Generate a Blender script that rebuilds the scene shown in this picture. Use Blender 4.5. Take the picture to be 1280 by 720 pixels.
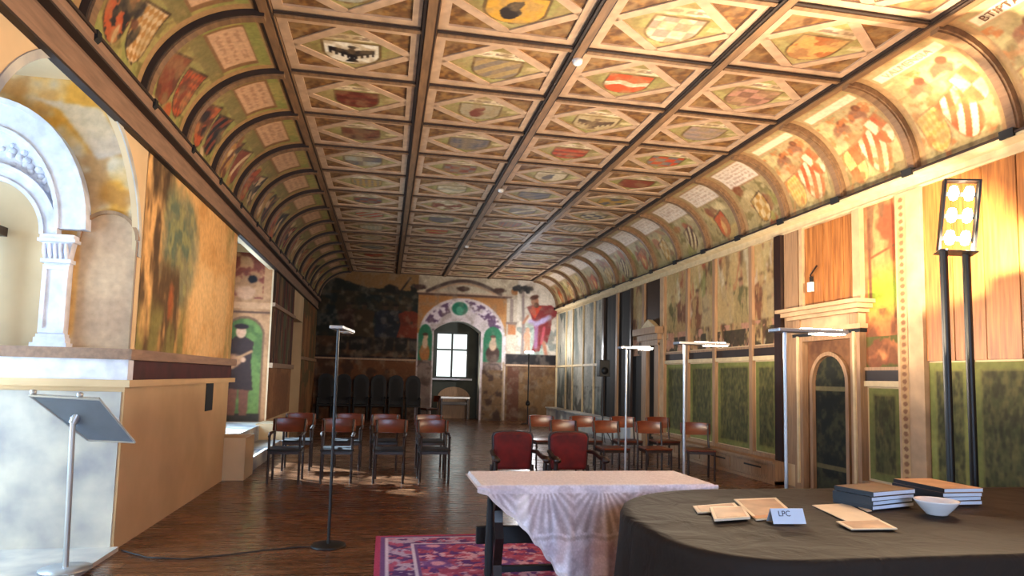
import bpy, bmesh, math, random
import numpy as np
from mathutils import Matrix, Vector
PI = math.pi
SC = bpy.context.scene
COL = SC.collection
for _o in list(bpy.data.objects): bpy.data.objects.remove(_o)

# ------------------------------------------------------------------ camera
F = 824.5; EYE = 1.5; SY = 43.2
YAW, PIT, ROLL = (math.radians(a) for a in (10.70, 4.77, 1.42))
def ray(px, py):
    u = (px-640)/F; v = (py-360-SY)/F
    c, s = math.cos(-ROLL), math.sin(-ROLL); u, v = u*c-v*s, u*s+v*c
    x, y2, z2 = u, 1.0, -v
    c, s = math.cos(PIT), math.sin(PIT); y = y2*c-z2*s; z = y2*s+z2*c
    c, s = math.cos(YAW), math.sin(YAW)
    return Vector((x*c+y*s, -x*s+y*c, z))
def on_floor(px, py, z=0.0):          # where the pixel's ray meets the height z
    d = ray(px, py); d = d*((z-EYE)/d.z); return Vector((d.x, d.y, z))
cam = bpy.data.cameras.new('camera'); camo = bpy.data.objects.new('camera', cam); COL.objects.link(camo)
_f = ray(640, 360+SY); _r = ray(640+F, 360+SY)-_f; _u = ray(640, 360+SY-F)-_f
camo.matrix_world = Matrix(((_r.x, _u.x, -_f.x, 0), (_r.y, _u.y, -_f.y, 0), (_r.z, _u.z, -_f.z, EYE), (0, 0, 0, 1)))
cam.sensor_width = 36; cam.lens = F/1280*36; cam.shift_y = SY/1280; cam.clip_start = .05; cam.clip_end = 200
SC.camera = camo
# ------------------------------------------------------------------ sky, sun, exposure
W = bpy.data.worlds.new('sky'); SC.world = W; W.use_nodes = True
bg = W.node_tree.nodes['Background']; bg.inputs[0].default_value = (.48, .68, 1.0, 1); bg.inputs[1].default_value = 21.0
sun = bpy.data.lights.new('sun', 'SUN'); sun.energy = 30; sun.color = (.66, .80, 1.0); sun.angle = .03
suno = bpy.data.objects.new('sun', sun); COL.objects.link(suno)
suno.rotation_euler = Vector((3.0, -2.5, -2.25)).to_track_quat('-Z', 'Y').to_euler()
SC.view_settings.view_transform = 'Standard'; SC.view_settings.look = 'None'
SC.view_settings.gamma = 1; SC.view_settings.use_curve_mapping = False
SC.view_settings.exposure = 0.75
SC.cycles.use_denoising = True
WARM = (1.0, .79, .53); NEUT = (1.0, .88, .74); COOL = (.92, .95, 1.0)

# ------------------------------------------------------------------ helpers: numbers and materials
rng = np.random.default_rng(7); random.seed(7)
def lin(c):
    c = np.asarray(c, float); return np.where(c <= .04045, c/12.92, ((c+.055)/1.055)**2.4)
_G = rng.random((8, 64, 64))
def vnoise(x, y, s=0):
    g = _G[s % 8]; x = np.asarray(x, float)+s*7.31; y = np.asarray(y, float)+s*3.17
    xi = np.floor(x).astype(int); yi = np.floor(y).astype(int); fx = x-xi; fy = y-yi
    fx = fx*fx*(3-2*fx); fy = fy*fy*(3-2*fy)
    a = g[yi % 64, xi % 64]; b = g[yi % 64, (xi+1) % 64]; c = g[(yi+1) % 64, xi % 64]; d = g[(yi+1) % 64, (xi+1) % 64]
    return (a*(1-fx)+b*fx)*(1-fy)+(c*(1-fx)+d*fx)*fy
def fbm(x, y, s=0, o=4):
    t = 0; a = .5; n = 0
    for k in range(o): t = t+a*vnoise(x*2**k, y*2**k, s+k); n += a; a *= .55
    return t/n
def newmat(name):
    m = bpy.data.materials.new(name); m.use_nodes = True
    return m, m.node_tree.nodes, m.node_tree.links, m.node_tree.nodes['Principled BSDF']
def mat(name, col, rough=.6, var=.15, scale=6, bump=.0, metal=0, spec=.5, stretch=(1, 1, 1), emit=0, dark=None):
    m, N, L, b = newmat(name)
    c = lin(col); d = lin(dark) if dark is not None else c*(1-var*2)
    tc = N.new('ShaderNodeTexCoord'); mp = N.new('ShaderNodeMapping'); mp.inputs['Scale'].default_value = stretch
    L.new(tc.outputs['Object'], mp.inputs[0])
    nz = N.new('ShaderNodeTexNoise'); nz.inputs['Scale'].default_value = scale; nz.inputs['Detail'].default_value = 5
    L.new(mp.outputs[0], nz.inputs[0])
    r = N.new('ShaderNodeValToRGB'); r.color_ramp.elements[0].position = .3; r.color_ramp.elements[1].position = .7
    r.color_ramp.elements[0].color = (*d, 1); r.color_ramp.elements[1].color = (*np.minimum(c*(1+var*.5), 1), 1)
    L.new(nz.outputs[0], r.inputs[0]); L.new(r.outputs[0], b.inputs['Base Color'])
    b.inputs['Roughness'].default_value = rough; b.inputs['Metallic'].default_value = metal
    b.inputs['Specular IOR Level'].default_value = spec
    if bump:
        bp = N.new('ShaderNodeBump'); bp.inputs['Strength'].default_value = bump; bp.inputs['Distance'].default_value = .02
        L.new(nz.outputs[0], bp.inputs['Height']); L.new(bp.outputs[0], b.inputs['Normal'])
    if emit:
        b.inputs['Emission Color'].default_value = (*c, 1); b.inputs['Emission Strength'].default_value = emit
    return m
def painted(name, rough=.75, bump=.15, scale=14, spec=.3):
    m, N, L, b = newmat(name)
    at = N.new('ShaderNodeAttribute'); at.attribute_name = 'paint'
    tc = N.new('ShaderNodeTexCoord'); nz = N.new('ShaderNodeTexNoise'); nz.inputs['Scale'].default_value = scale; nz.inputs['Detail'].default_value = 6
    L.new(tc.outputs['Object'], nz.inputs[0])
    mr = N.new('ShaderNodeMapRange'); mr.inputs[1].default_value = .25; mr.inputs[2].default_value = .75; mr.inputs[3].default_value = .78; mr.inputs[4].default_value = 1.12
    L.new(nz.outputs[0], mr.inputs[0])
    mx = N.new('ShaderNodeMix'); mx.data_type = 'RGBA'; mx.blend_type = 'MULTIPLY'; mx.inputs[0].default_value = 1
    L.new(at.outputs['Color'], mx.inputs[6]); L.new(mr.outputs[0], mx.inputs[7]); L.new(mx.outputs[2], b.inputs['Base Color'])
    b.inputs['Roughness'].default_value = rough; b.inputs['Specular IOR Level'].default_value = spec
    if bump:
        bp = N.new('ShaderNodeBump'); bp.inputs['Strength'].default_value = bump; bp.inputs['Distance'].default_value = .01
        L.new(nz.outputs[0], bp.inputs['Height']); L.new(bp.outputs[0], b.inputs['Normal'])
    return m
M = {}
M['fresco'] = painted('fresco'); M['ceilpaint'] = painted('ceiling_paint', .6, .1, 20); M['cloth_paint'] = painted('woven', .95, .5, 60, .1)
M['plaster'] = mat('ochre_plaster', (.80, .68, .52), .85, .09, 1.6, .15)
M['pale_plaster'] = mat('pale_plaster', (.80, .77, .70), .85, .10, 2.0, .25, dark=(.52, .52, .54))
M['stone'] = mat('grey_stone', (.84, .84, .88), .75, .12, 9, .3)
M['cream'] = mat('cream_moulding', (.80, .70, .53), .6, .10, 8, .1)
M['wood_post'] = mat('tan_wood', (.60, .46, .33), .55, .16, 5, .1, stretch=(6, 6, .6))
M['board'] = mat('pine_board', (.66, .42, .20), .5, .16, 4, .1, stretch=(8, 8, .5), dark=(.47, .27, .11))
M['beam'] = mat('ceiling_beam', (.50, .37, .25), .55, .2, 5, .1, stretch=(4, .6, 4))
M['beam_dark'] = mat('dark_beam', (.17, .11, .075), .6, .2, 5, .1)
M['strip'] = mat('pale_strip', (.72, .59, .47), .6, .14, 7, .05)
M['darkwood'] = mat('dark_wood', (.16, .085, .055), .4, .25, 6, .05, stretch=(6, 6, 1))
M['blackwood'] = mat('black_wood', (.030, .026, .025), .65, .2, 6)
M['chairwood'] = mat('chair_ply', (.38, .155, .075), .3, .2, 4, .03, stretch=(1, 5, 5))
M['band_red'] = mat('oxblood_band', (.28, .09, .08), .7, .25, 5, .1)
M['velvet'] = mat('red_velvet', (.43, .055, .03), .8, .3, 7, .1)
M['black'] = mat('black_metal', (.03, .03, .032), .45, .1, 5)
M['steel'] = mat('brushed_steel', (.70, .71, .72), .35, .05, 5, metal=.6)
M['white'] = mat('white_plastic', (.88, .87, .84), .5, .04, 5)
M['paper'] = mat('cream_paper', (.86, .79, .68), .8, .05, 9)
M['paper_white'] = mat('white_paper', (.80, .86, .93), .7, .03, 9)
M['porcelain'] = mat('porcelain', (.88, .87, .86), .15, .02, 4)
M['lens'] = mat('panel_grey', (.42, .46, .52), .4, .08, 6)
M['hot'] = mat('lamp_bulb', (1, .93, .80), .5, 0, 5, emit=35)
M['led'] = mat('led_panel', (1, .92, .80), .5, 0, 5, emit=28)
M['led_cool'] = mat('led_panel_cool', (.95, .97, 1), .5, 0, 5, emit=9)
M['ink'] = mat('ink', (.10, .12, .25), .8, .05, 5)
M['brown_ink'] = mat('brown_ink', (.42, .26, .16), .8, .05, 5)
M['faded_ink'] = mat('faded_ink', (.72, .62, .48), .8, .05, 5)
M['recess'] = mat('grey_green_recess', (.26, .27, .24), .85, .15, 3, .1)
M['back_panel'] = mat('dim_upholstery', (.085, .065, .055), .8, .2, 8)
M['cornice_wood'] = mat('old_cornice_wood', (.55, .42, .33), .6, .16, 5, .1, stretch=(5, .6, 5))
M['pilaster_paint'] = mat('painted_pilaster', (.72, .58, .43), .65, .14, 5, .1)
M['book_dark'] = mat('book_spine', (.06, .06, .09), .4, .2, 5)
M['book_cover'] = mat('book_cover', (.36, .25, .18), .45, .3, 7)
M['cover_tan'] = mat('cover_tan', (.72, .56, .42), .6, .2, 6)
M['cover_orange'] = mat('cover_orange', (.72, .45, .20), .6, .1, 6)
M['cable'] = mat('cable', (.05, .045, .05), .6, .1, 5)
M['outside'] = mat('frame_green', (.12, .16, .15), .5, .1, 5)
def floor_material():
    m, N, L, b = newmat('oak_parquet')
    tc = N.new('ShaderNodeTexCoord'); mp = N.new('ShaderNodeMapping'); L.new(tc.outputs['Object'], mp.inputs[0])
    br = N.new('ShaderNodeTexBrick'); br.inputs['Scale'].default_value = 1; br.inputs['Brick Width'].default_value = 1.9; br.inputs['Row Height'].default_value = .15
    br.inputs['Mortar Size'].default_value = .006; br.inputs['Color1'].default_value = (*lin((.47, .31, .20)), 1); br.inputs['Color2'].default_value = (*lin((.34, .205, .12)), 1); br.inputs['Mortar'].default_value = (*lin((.13, .08, .05)), 1)
    L.new(mp.outputs[0], br.inputs[0])
    nz = N.new('ShaderNodeTexNoise'); nz.inputs['Scale'].default_value = 3; nz.inputs['Detail'].default_value = 6
    mp2 = N.new('ShaderNodeMapping'); mp2.inputs['Scale'].default_value = (1, 9, 1); L.new(tc.outputs['Object'], mp2.inputs[0]); L.new(mp2.outputs[0], nz.inputs[0])
    mr = N.new('ShaderNodeMapRange'); mr.inputs[1].default_value = .3; mr.inputs[2].default_value = .7; mr.inputs[3].default_value = .75; mr.inputs[4].default_value = 1.2; L.new(nz.outputs[0], mr.inputs[0])
    mx = N.new('ShaderNodeMix'); mx.data_type = 'RGBA'; mx.blend_type = 'MULTIPLY'; mx.inputs[0].default_value = 1
    L.new(br.outputs[0], mx.inputs[6]); L.new(mr.outputs[0], mx.inputs[7]); L.new(mx.outputs[2], b.inputs['Base Color'])
    mr2 = N.new('ShaderNodeMapRange'); mr2.inputs[1].default_value = .3; mr2.inputs[2].default_value = .7; mr2.inputs[3].default_value = .19; mr2.inputs[4].default_value = .34; L.new(nz.outputs[0], mr2.inputs[0]); L.new(mr2.outputs[0], b.inputs['Roughness'])
    bp = N.new('ShaderNodeBump'); bp.inputs['Strength'].default_value = .25; bp.inputs['Distance'].default_value = .004; L.new(br.outputs[1], bp.inputs['Height']); bp.invert = True; L.new(bp.outputs[0], b.inputs['Normal'])
    return m
M['floor'] = floor_material()
def pane_material(name, tint, gloss=.08):
    m, N, L, b = newmat(name)
    t = N.new('ShaderNodeBsdfTransparent'); t.inputs[0].default_value = tint; g = N.new('ShaderNodeBsdfGlossy'); g.inputs['Roughness'].default_value = .05
    x = N.new('ShaderNodeMixShader'); x.inputs[0].default_value = gloss; L.new(t.outputs[0], x.inputs[1]); L.new(g.outputs[0], x.inputs[2]); L.new(x.outputs[0], N['Material Output'].inputs[0])
    return m
M['pane'] = pane_material('window_glass', (.92, .97, .96, 1)); M['old_pane'] = pane_material('old_window_glass', (.30, .27, .22, 1), .004); M['grey_pane'] = pane_material('grey_window_glass', (.85, .85, .85, 1), .03)
def lace_material():
    m, N, L, b = newmat('white_lace')
    tc = N.new('ShaderNodeTexCoord'); v = N.new('ShaderNodeTexVoronoi'); v.inputs['Scale'].default_value = 55; L.new(tc.outputs['Object'], v.inputs[0])
    n = N.new('ShaderNodeTexNoise'); n.inputs['Scale'].default_value = 18; n.inputs['Detail'].default_value = 3; L.new(tc.outputs['Object'], n.inputs[0])
    a = N.new('ShaderNodeMath'); a.operation = 'MULTIPLY'; L.new(v.outputs[0], a.inputs[0]); L.new(n.outputs[0], a.inputs[1])
    mr = N.new('ShaderNodeMapRange'); mr.inputs[1].default_value = .12; mr.inputs[2].default_value = .32; mr.inputs[3].default_value = 1.0; mr.inputs[4].default_value = .86; L.new(a.outputs[0], mr.inputs[0])
    at = N.new('ShaderNodeAttribute'); at.attribute_name = 'paint'; L.new(at.outputs['Color'], b.inputs['Base Color'])
    b.inputs['Roughness'].default_value = .9; L.new(mr.outputs[0], b.inputs['Alpha'])
    return m
M['lace'] = lace_material()
def satin_material():
    m, N, L, b = newmat('black_satin')
    b.inputs['Base Color'].default_value = (.024, .018, .014, 1); b.inputs['Roughness'].default_value = .75; b.inputs['Specular IOR Level'].default_value = .12
    tc = N.new('ShaderNodeTexCoord'); n = N.new('ShaderNodeTexNoise'); n.inputs['Scale'].default_value = 4; n.inputs['Detail'].default_value = 4; n.inputs['Distortion'].default_value = 1.2; L.new(tc.outputs['Object'], n.inputs[0])
    bp = N.new('ShaderNodeBump'); bp.inputs['Strength'].default_value = .5; bp.inputs['Distance'].default_value = .04; L.new(n.outputs[0], bp.inputs['Height']); L.new(bp.outputs[0], b.inputs['Normal'])
    return m
M['satin'] = satin_material()

# ------------------------------------------------------------------ helpers: meshes and tags
def link(name, me, m, parent=None, loc=None):
    if m is not None: me.materials.append(m)
    o = bpy.data.objects.new(name, me); COL.objects.link(o)
    if parent is not None: o.parent = parent
    if loc is not None: o.location = loc
    return o
def empty(name, loc=(0, 0, 0), rz=0):
    o = bpy.data.objects.new(name, None); COL.objects.link(o); o.location = loc; o.rotation_euler = (0, 0, rz); return o
def tag(o, label=None, cat=None, group=None, kind=None):
    if label: o['label'] = label
    if cat: o['category'] = cat
    if group: o['group'] = group
    if kind: o['kind'] = kind
    return o
def copy_tree(o, parent=None):
    c = o.copy(); COL.objects.link(c); c.parent = parent
    for ch in o.children: copy_tree(ch, c)
    return c
class MB:
    def __init__(s): s.v = []; s.f = []; s.sm = []
    def add(s, vs, fs, smooth=False):
        n = len(s.v); s.v += [tuple(p) for p in vs]
        for f in fs: s.f.append([n+i for i in f]); s.sm.append(smooth)
        return s
    def box(s, x0, x1, y0, y1, z0, z1):
        return s.add([(x, y, z) for x in (x0, x1) for y in (y0, y1) for z in (z0, z1)],
                     [(0, 1, 3, 2), (4, 6, 7, 5), (0, 4, 5, 1), (2, 3, 7, 6), (0, 2, 6, 4), (1, 5, 7, 3)])
    def prism(s, pts, a, b, axis='x', smooth=False):   # pts: 2D polygon in the plane across the axis
        n = len(pts)
        def P(p, t): return (t, p[0], p[1]) if axis == 'x' else ((p[0], t, p[1]) if axis == 'y' else (p[0], p[1], t))
        s.add([P(p, a) for p in pts]+[P(p, b) for p in pts], [list(range(n))[::-1], list(range(n, 2*n))])
        return s.add([P(p, a) for p in pts]+[P(p, b) for p in pts], [(i, (i+1) % n, n+(i+1) % n, n+i) for i in range(n)], smooth)
    def tube(s, path, r, n=10, cap=True):
        path = [Vector(p) for p in path]; rs = r if isinstance(r, (list, tuple)) else [r]*len(path); rings = []
        up = None
        for i, p in enumerate(path):
            t = (path[min(i+1, len(path)-1)]-path[max(i-1, 0)]).normalized()
            if up is None: up = Vector((0, 0, 1)) if abs(t.z) < .9 else Vector((1, 0, 0))
            a = t.cross(up).normalized(); b = t.cross(a).normalized(); up = -b if False else up
            rings.append([p+(a*math.cos(2*PI*k/n)+b*math.sin(2*PI*k/n))*rs[i] for k in range(n)])
        vs = [q for R in rings for q in R]
        fs = [(i*n+k, i*n+(k+1) % n, (i+1)*n+(k+1) % n, (i+1)*n+k) for i in range(len(path)-1) for k in range(n)]
        s.add(vs, fs, True)
        if cap: s.add(rings[0], [list(range(n))]); s.add(rings[-1], [list(range(n))[::-1]])
        return s
    def lathe(s, prof, n=24, cx=0, cy=0):
        vs = [(cx+r*math.cos(2*PI*k/n), cy+r*math.sin(2*PI*k/n), z) for r, z in prof for k in range(n)]
        return s.add(vs, [(i*n+k, i*n+(k+1) % n, (i+1)*n+(k+1) % n, (i+1)*n+k) for i in range(len(prof)-1) for k in range(n)], True)
    def build(s, name, m, parent=None, loc=None, bevel=0):
        me = bpy.data.meshes.new(name); me.from_pydata(s.v, [], s.f)
        me.polygons.foreach_set('use_smooth', s.sm)
        bm = bmesh.new(); bm.from_mesh(me); bmesh.ops.remove_doubles(bm, verts=bm.verts, dist=1e-5) if not any(s.sm) else None
        bmesh.ops.recalc_face_normals(bm, faces=bm.faces); bm.to_mesh(me); bm.free()
        o = link(name, me, m, parent, loc)
        if bevel:
            b = o.modifiers.new('bevel', 'BEVEL'); b.width = bevel; b.segments = 2; b.limit_method = 'ANGLE'
        return o
def box(name, m, x0, x1, y0, y1, z0, z1, parent=None, bevel=0): return MB().box(x0, x1, y0, y1, z0, z1).build(name, m, parent, bevel=bevel)
def arc(cy, cz, ry, rz, a0, a1, n=24): return [(cy+ry*math.cos(a0+(a1-a0)*i/n), cz+rz*math.sin(a0+(a1-a0)*i/n)) for i in range(n+1)]
def grid_object(name, P, C, m, parent=None, mask=None, smooth=True):
    ny, nx = P.shape[:2]
    me = bpy.data.meshes.new(name)
    j, i = np.mgrid[0:ny-1, 0:nx-1]; q = np.stack([j*nx+i, j*nx+i+1, (j+1)*nx+i+1, (j+1)*nx+i], -1).reshape(-1, 4)
    if mask is not None: q = q[mask.reshape(-1)]
    me.vertices.add(nx*ny); me.vertices.foreach_set('co', P.reshape(-1).astype(np.float32))
    me.loops.add(q.size); me.polygons.add(len(q))
    me.polygons.foreach_set('loop_start', np.arange(0, q.size, 4, dtype=np.int32))
    me.loops.foreach_set('vertex_index', q.reshape(-1).astype(np.int32))
    me.polygons.foreach_set('use_smooth', np.full(len(q), smooth))
    me.update(calc_edges=True)
    a = me.color_attributes.new('paint', 'FLOAT_COLOR', 'POINT')
    c4 = np.ones((ny*nx, 4), np.float32); c4[:, :3] = lin(np.clip(C, 0, 1)).reshape(-1, 3); a.data.foreach_set('color', c4.reshape(-1))
    return link(name, me, m, parent)

def lettering(name, body, size, m, parent, mw, align_y='CENTER', ext=.001):
    cu = bpy.data.curves.new(name, 'FONT'); cu.body = body; cu.size = size; cu.align_x = 'CENTER'; cu.align_y = align_y; cu.extrude = ext
    tmp = bpy.data.objects.new(name, cu); COL.objects.link(tmp); bpy.context.view_layer.update()
    me = bpy.data.meshes.new_from_object(tmp.evaluated_get(bpy.context.evaluated_depsgraph_get())); bpy.data.objects.remove(tmp); bpy.data.curves.remove(cu)
    me.materials.clear(); me.name = name; o = link(name, me, m, parent); o.matrix_local = mw; return o

# ------------------------------------------------------------------ helpers: painting
class Canvas:
    def __init__(s, w, h, col, res):
        s.w, s.h = w, h; s.nx = max(8, int(w/res)); s.ny = max(8, int(h/res))
        s.U, s.V = np.meshgrid(np.linspace(0, w, s.nx), np.linspace(0, h, s.ny))
        s.C = np.ones((s.ny, s.nx, 3))*np.array(col, float)
    def mix(s, k, col): k = np.clip(k, 0, 1)[..., None]; s.C = s.C*(1-k)+np.array(col, float)*k; return s
    def noise(s, sc, col, lo=.5, hi=.6, seed=0, amount=1, sx=1, sy=1, o=4, region=None):
        k = np.clip((fbm(s.U*sc*sx, s.V*sc*sy, seed, o)-lo)/(hi-lo), 0, 1)*amount
        return s.mix(k if region is None else k*region, col)
    def ell(s, cx, cy, rx, ry, col, a=1, soft=.15, rot=0, wob=0, seed=0):
        c, sn = math.cos(rot), math.sin(rot); x = s.U-cx; y = s.V-cy; X = (x*c+y*sn)/rx; Y = (-x*sn+y*c)/ry
        d = np.sqrt(X*X+Y*Y)
        if wob: d = d+(fbm(s.U*3/max(rx, ry), s.V*3/max(rx, ry), seed)-.5)*wob
        return s.mix(np.clip((1-d)/soft+.5, 0, 1)*a, col)
    def inside(s, pts):
        r = np.zeros(s.U.shape, bool); n = len(pts)
        for i in range(n):
            x1, y1 = pts[i]; x2, y2 = pts[(i+1) % n]
            if y1 == y2: continue
            r ^= ((y1 > s.V) != (y2 > s.V)) & (s.U < (x2-x1)*(s.V-y1)/(y2-y1)+x1)
        return r
    def poly(s, pts, col, a=1): return s.mix(s.inside(pts)*a, col)
    def rect(s, x0, x1, y0, y1, col, a=1): return s.mix(((s.U >= x0) & (s.U <= x1) & (s.V >= y0) & (s.V <= y1))*a, col)
    def line(s, pts, w, col, a=1):
        for (x1, y1), (x2, y2) in zip(pts[:-1], pts[1:]):
            dx, dy = x2-x1, y2-y1; l2 = dx*dx+dy*dy+1e-12; t = np.clip(((s.U-x1)*dx+(s.V-y1)*dy)/l2, 0, 1)
            d = np.hypot(s.U-x1-t*dx, s.V-y1-t*dy); s.mix(np.clip(1.5-d/(w/2), 0, 1)*a, col)
        return s
    def script(s, x0, x1, y0, y1, rows, col, seed=0, a=.6):      # faded lettering nobody can read any more
        for r in range(rows):
            y = y1-(r+.5)*(y1-y0)/rows; hh = (y1-y0)/rows*.28
            k = (np.abs(s.V-y) < hh) & (s.U > x0) & (s.U < x1) & (vnoise(s.U*70/(1+s.w), s.V*40, seed+r) > .45)
            s.mix(k*a, col)
        return s
    def soften(s, n=1):
        for _ in range(n):
            c = np.pad(s.C, ((1, 1), (1, 1), (0, 0)), 'edge'); s.C = (c[:-2, 1:-1]+c[2:, 1:-1]+c[1:-1, :-2]+c[1:-1, 2:]+2*s.C)/6
        return s
    def shield(s, cx, cy, w, h, base, pat, c2, rot=0, edge=(.2, .12, .08)):
        c, sn = math.cos(rot), math.sin(rot); x = (s.U-cx)*c+(s.V-cy)*sn; y = -(s.U-cx)*sn+(s.V-cy)*c
        X = x/(w/2); Y = y/(h/2)
        lim = np.where(Y > 0, 1.0, np.sqrt(np.clip(1-Y*Y*.95, 0, 1)))
        ins = (np.abs(X) < lim) & (Y < 1) & (Y > -1); ed = (np.abs(X) < lim+.1) & (Y < 1.1) & (Y > -1.1)
        s.mix(ed*.8, edge); s.mix(ins, base)
        n = fbm(X*2+cx*3, Y*2+cy*5, 2)
        if pat == 'eagle':
            A = np.abs(X); k = (A > .08) & (A < .86) & (Y < .22+.55*A-.25*A*A) & (Y > .12-.62*(1-A)+.13*np.sign(np.sin(A*30))); k |= np.hypot(X/.17, (Y-.02)/.5) < 1
            k |= np.hypot(X-.03, Y-.6) < .15; k |= (A < .06+.5*(-Y-.45)) & (Y < -.45) & (Y > -.85); k |= (np.abs(Y-.62) < .04) & (X > 0) & (X < .26)
        elif pat == 'bend': k = np.abs(X-Y) < .3
        elif pat == 'bends': k = np.sin((X-Y)*6) > 0
        elif pat == 'fess': k = np.abs(Y-.05+.12*np.sin(X*5)) < .22
        elif pat == 'bars': k = np.sin(Y*9) > 0
        elif pat == 'check': k = np.sin(X*5)*np.sin(Y*5) > 0
        elif pat == 'quarter': k = X*Y > 0
        elif pat == 'lion': k = (np.hypot((X+.1)/.42, (Y+.05)/.62)+(n-.5)*1.6) < 1
        elif pat == 'lozenge': k = ((X+Y) % .8 < .4) == ((X-Y) % .8 < .4)
        else: k = n > .52
        return s.mix(ins & k, c2)
    def person(s, cx, y0, h, robe, skin=(.72, .52, .40), hat=(.2, .12, .1), legs=(.35, .22, .15), wide=1.0):
        w = h*.17*wide
        for sg in (-1, 1): s.poly([(cx+sg*w*.15, y0), (cx+sg*w*.75, y0), (cx+sg*w*.85, y0+h*.4), (cx, y0+h*.4)], legs)
        s.poly([(cx-w*1.15, y0+h*.3), (cx+w*1.1, y0+h*.28), (cx+w*.85, y0+h*.6), (cx+w*1.0, y0+h*.82), (cx+w*.3, y0+h*.88), (cx-w*.35, y0+h*.88), (cx-w*1.05, y0+h*.8), (cx-w*.8, y0+h*.58)], robe)
        s.ell(cx, y0+h*.93, h*.055, h*.07, skin); s.ell(cx, y0+h*.99, h*.075, h*.03, hat)
        s.line([(cx-w*.9, y0+h*.75), (cx-w*.5, y0+h*.58), (cx+w*.2, y0+h*.62)], h*.06, np.array(robe)*.8); s.ell(cx+w*.25, y0+h*.62, h*.03, h*.03, skin)
        return s
def flat(cv, name, o, eu, ev, m, parent, mask=None):     # a painted surface lying in a plane
    o, eu, ev = (np.array(q, float) for q in (o, eu, ev))
    return grid_object(name, o+cv.U[..., None]*eu+cv.V[..., None]*ev, cv.C, m, parent, mask)

# ================================================================== THE SETTING
XL, XR, YE, ZC = -2.35, 6.0, 22.9, 4.95            # left wall, right wall, end wall, underside of the ceiling beams
BX = [-1.29+1.59*k for k in range(5)]              # the five long ceiling beams
ROW0, DR = 6.52, 1.26
ROWS = [ROW0+DR*i for i in range(-3, 14)]          # the cross beams, the last one at the end wall
YB = -3.0                                          # wall behind the camera
floor = tag(box('floor', M['floor'], -5.3, 6.5, YB-.2, 25, -.2, 0), kind='structure')
wall_back = tag(MB().box(-4.2, 0, YB-.2, YB, 0, 5.4).box(2.6, 6.5, YB-.2, YB, 0, 5.4).box(0, 2.6, YB-.2, YB, 0, .7).box(0, 2.6, YB-.2, YB, 3.5, 5.4).build('wall_back', M['plaster']), kind='structure')
ceiling = tag(box('ceiling', M['beam'], -5.3, 6.5, YB-.2, 25, 5.12, 5.4), kind='structure')
# ---------------- flat coffered ceiling
def beam_profile(w, h):       # stepped mouldings on both flanks, underside at 0
    return [(-w*.5, h), (-w*.5, h*.62), (-w*.42, h*.55), (-w*.42, h*.28), (-w*.26, h*.22), (-w*.26, 0), (w*.26, 0), (w*.26, h*.22), (w*.42, h*.28), (w*.42, h*.55), (w*.5, h*.62), (w*.5, h)]
y0c = ROWS[0]
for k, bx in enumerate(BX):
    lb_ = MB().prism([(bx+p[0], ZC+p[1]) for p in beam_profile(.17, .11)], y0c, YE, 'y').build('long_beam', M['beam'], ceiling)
    MB().box(bx-.078, bx-.05, y0c, YE, ZC+.012, ZC+.03).box(bx-.092, bx-.078, y0c, YE, ZC+.03, ZC+.075).build('fillet_shade_strip', M['beam_dark'], lb_)  # dark strips put the shade of the beam's left flank into colour
    MB().box(bx+.052, bx+.066, y0c, YE, ZC+.016, ZC+.026).build('fillet_shade_strip', M['beam_dark'], lb_)
cb = None
for j, y in enumerate(ROWS):
    for k in range(4):
        xm = (BX[k]+BX[k+1])/2
        if cb is None:
            cb = MB().prism([(p[0], p[1]+.02) for p in beam_profile(.11, .075)], -.715, .715, 'x').build('cross_beam', M['beam'], ceiling)
            cbf = MB().box(-.715, .715, -.062, -.030, .03, .042).build('fillet_shade_strip', M['beam_dark'], cb); o = cb
        else:
            o = cb.copy(); COL.objects.link(o); e = cbf.copy(); COL.objects.link(e); e.parent = o
        o.location = (xm, y, ZC)
PW, PH = 1.43, 1.16          # painted field of one coffer
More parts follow.
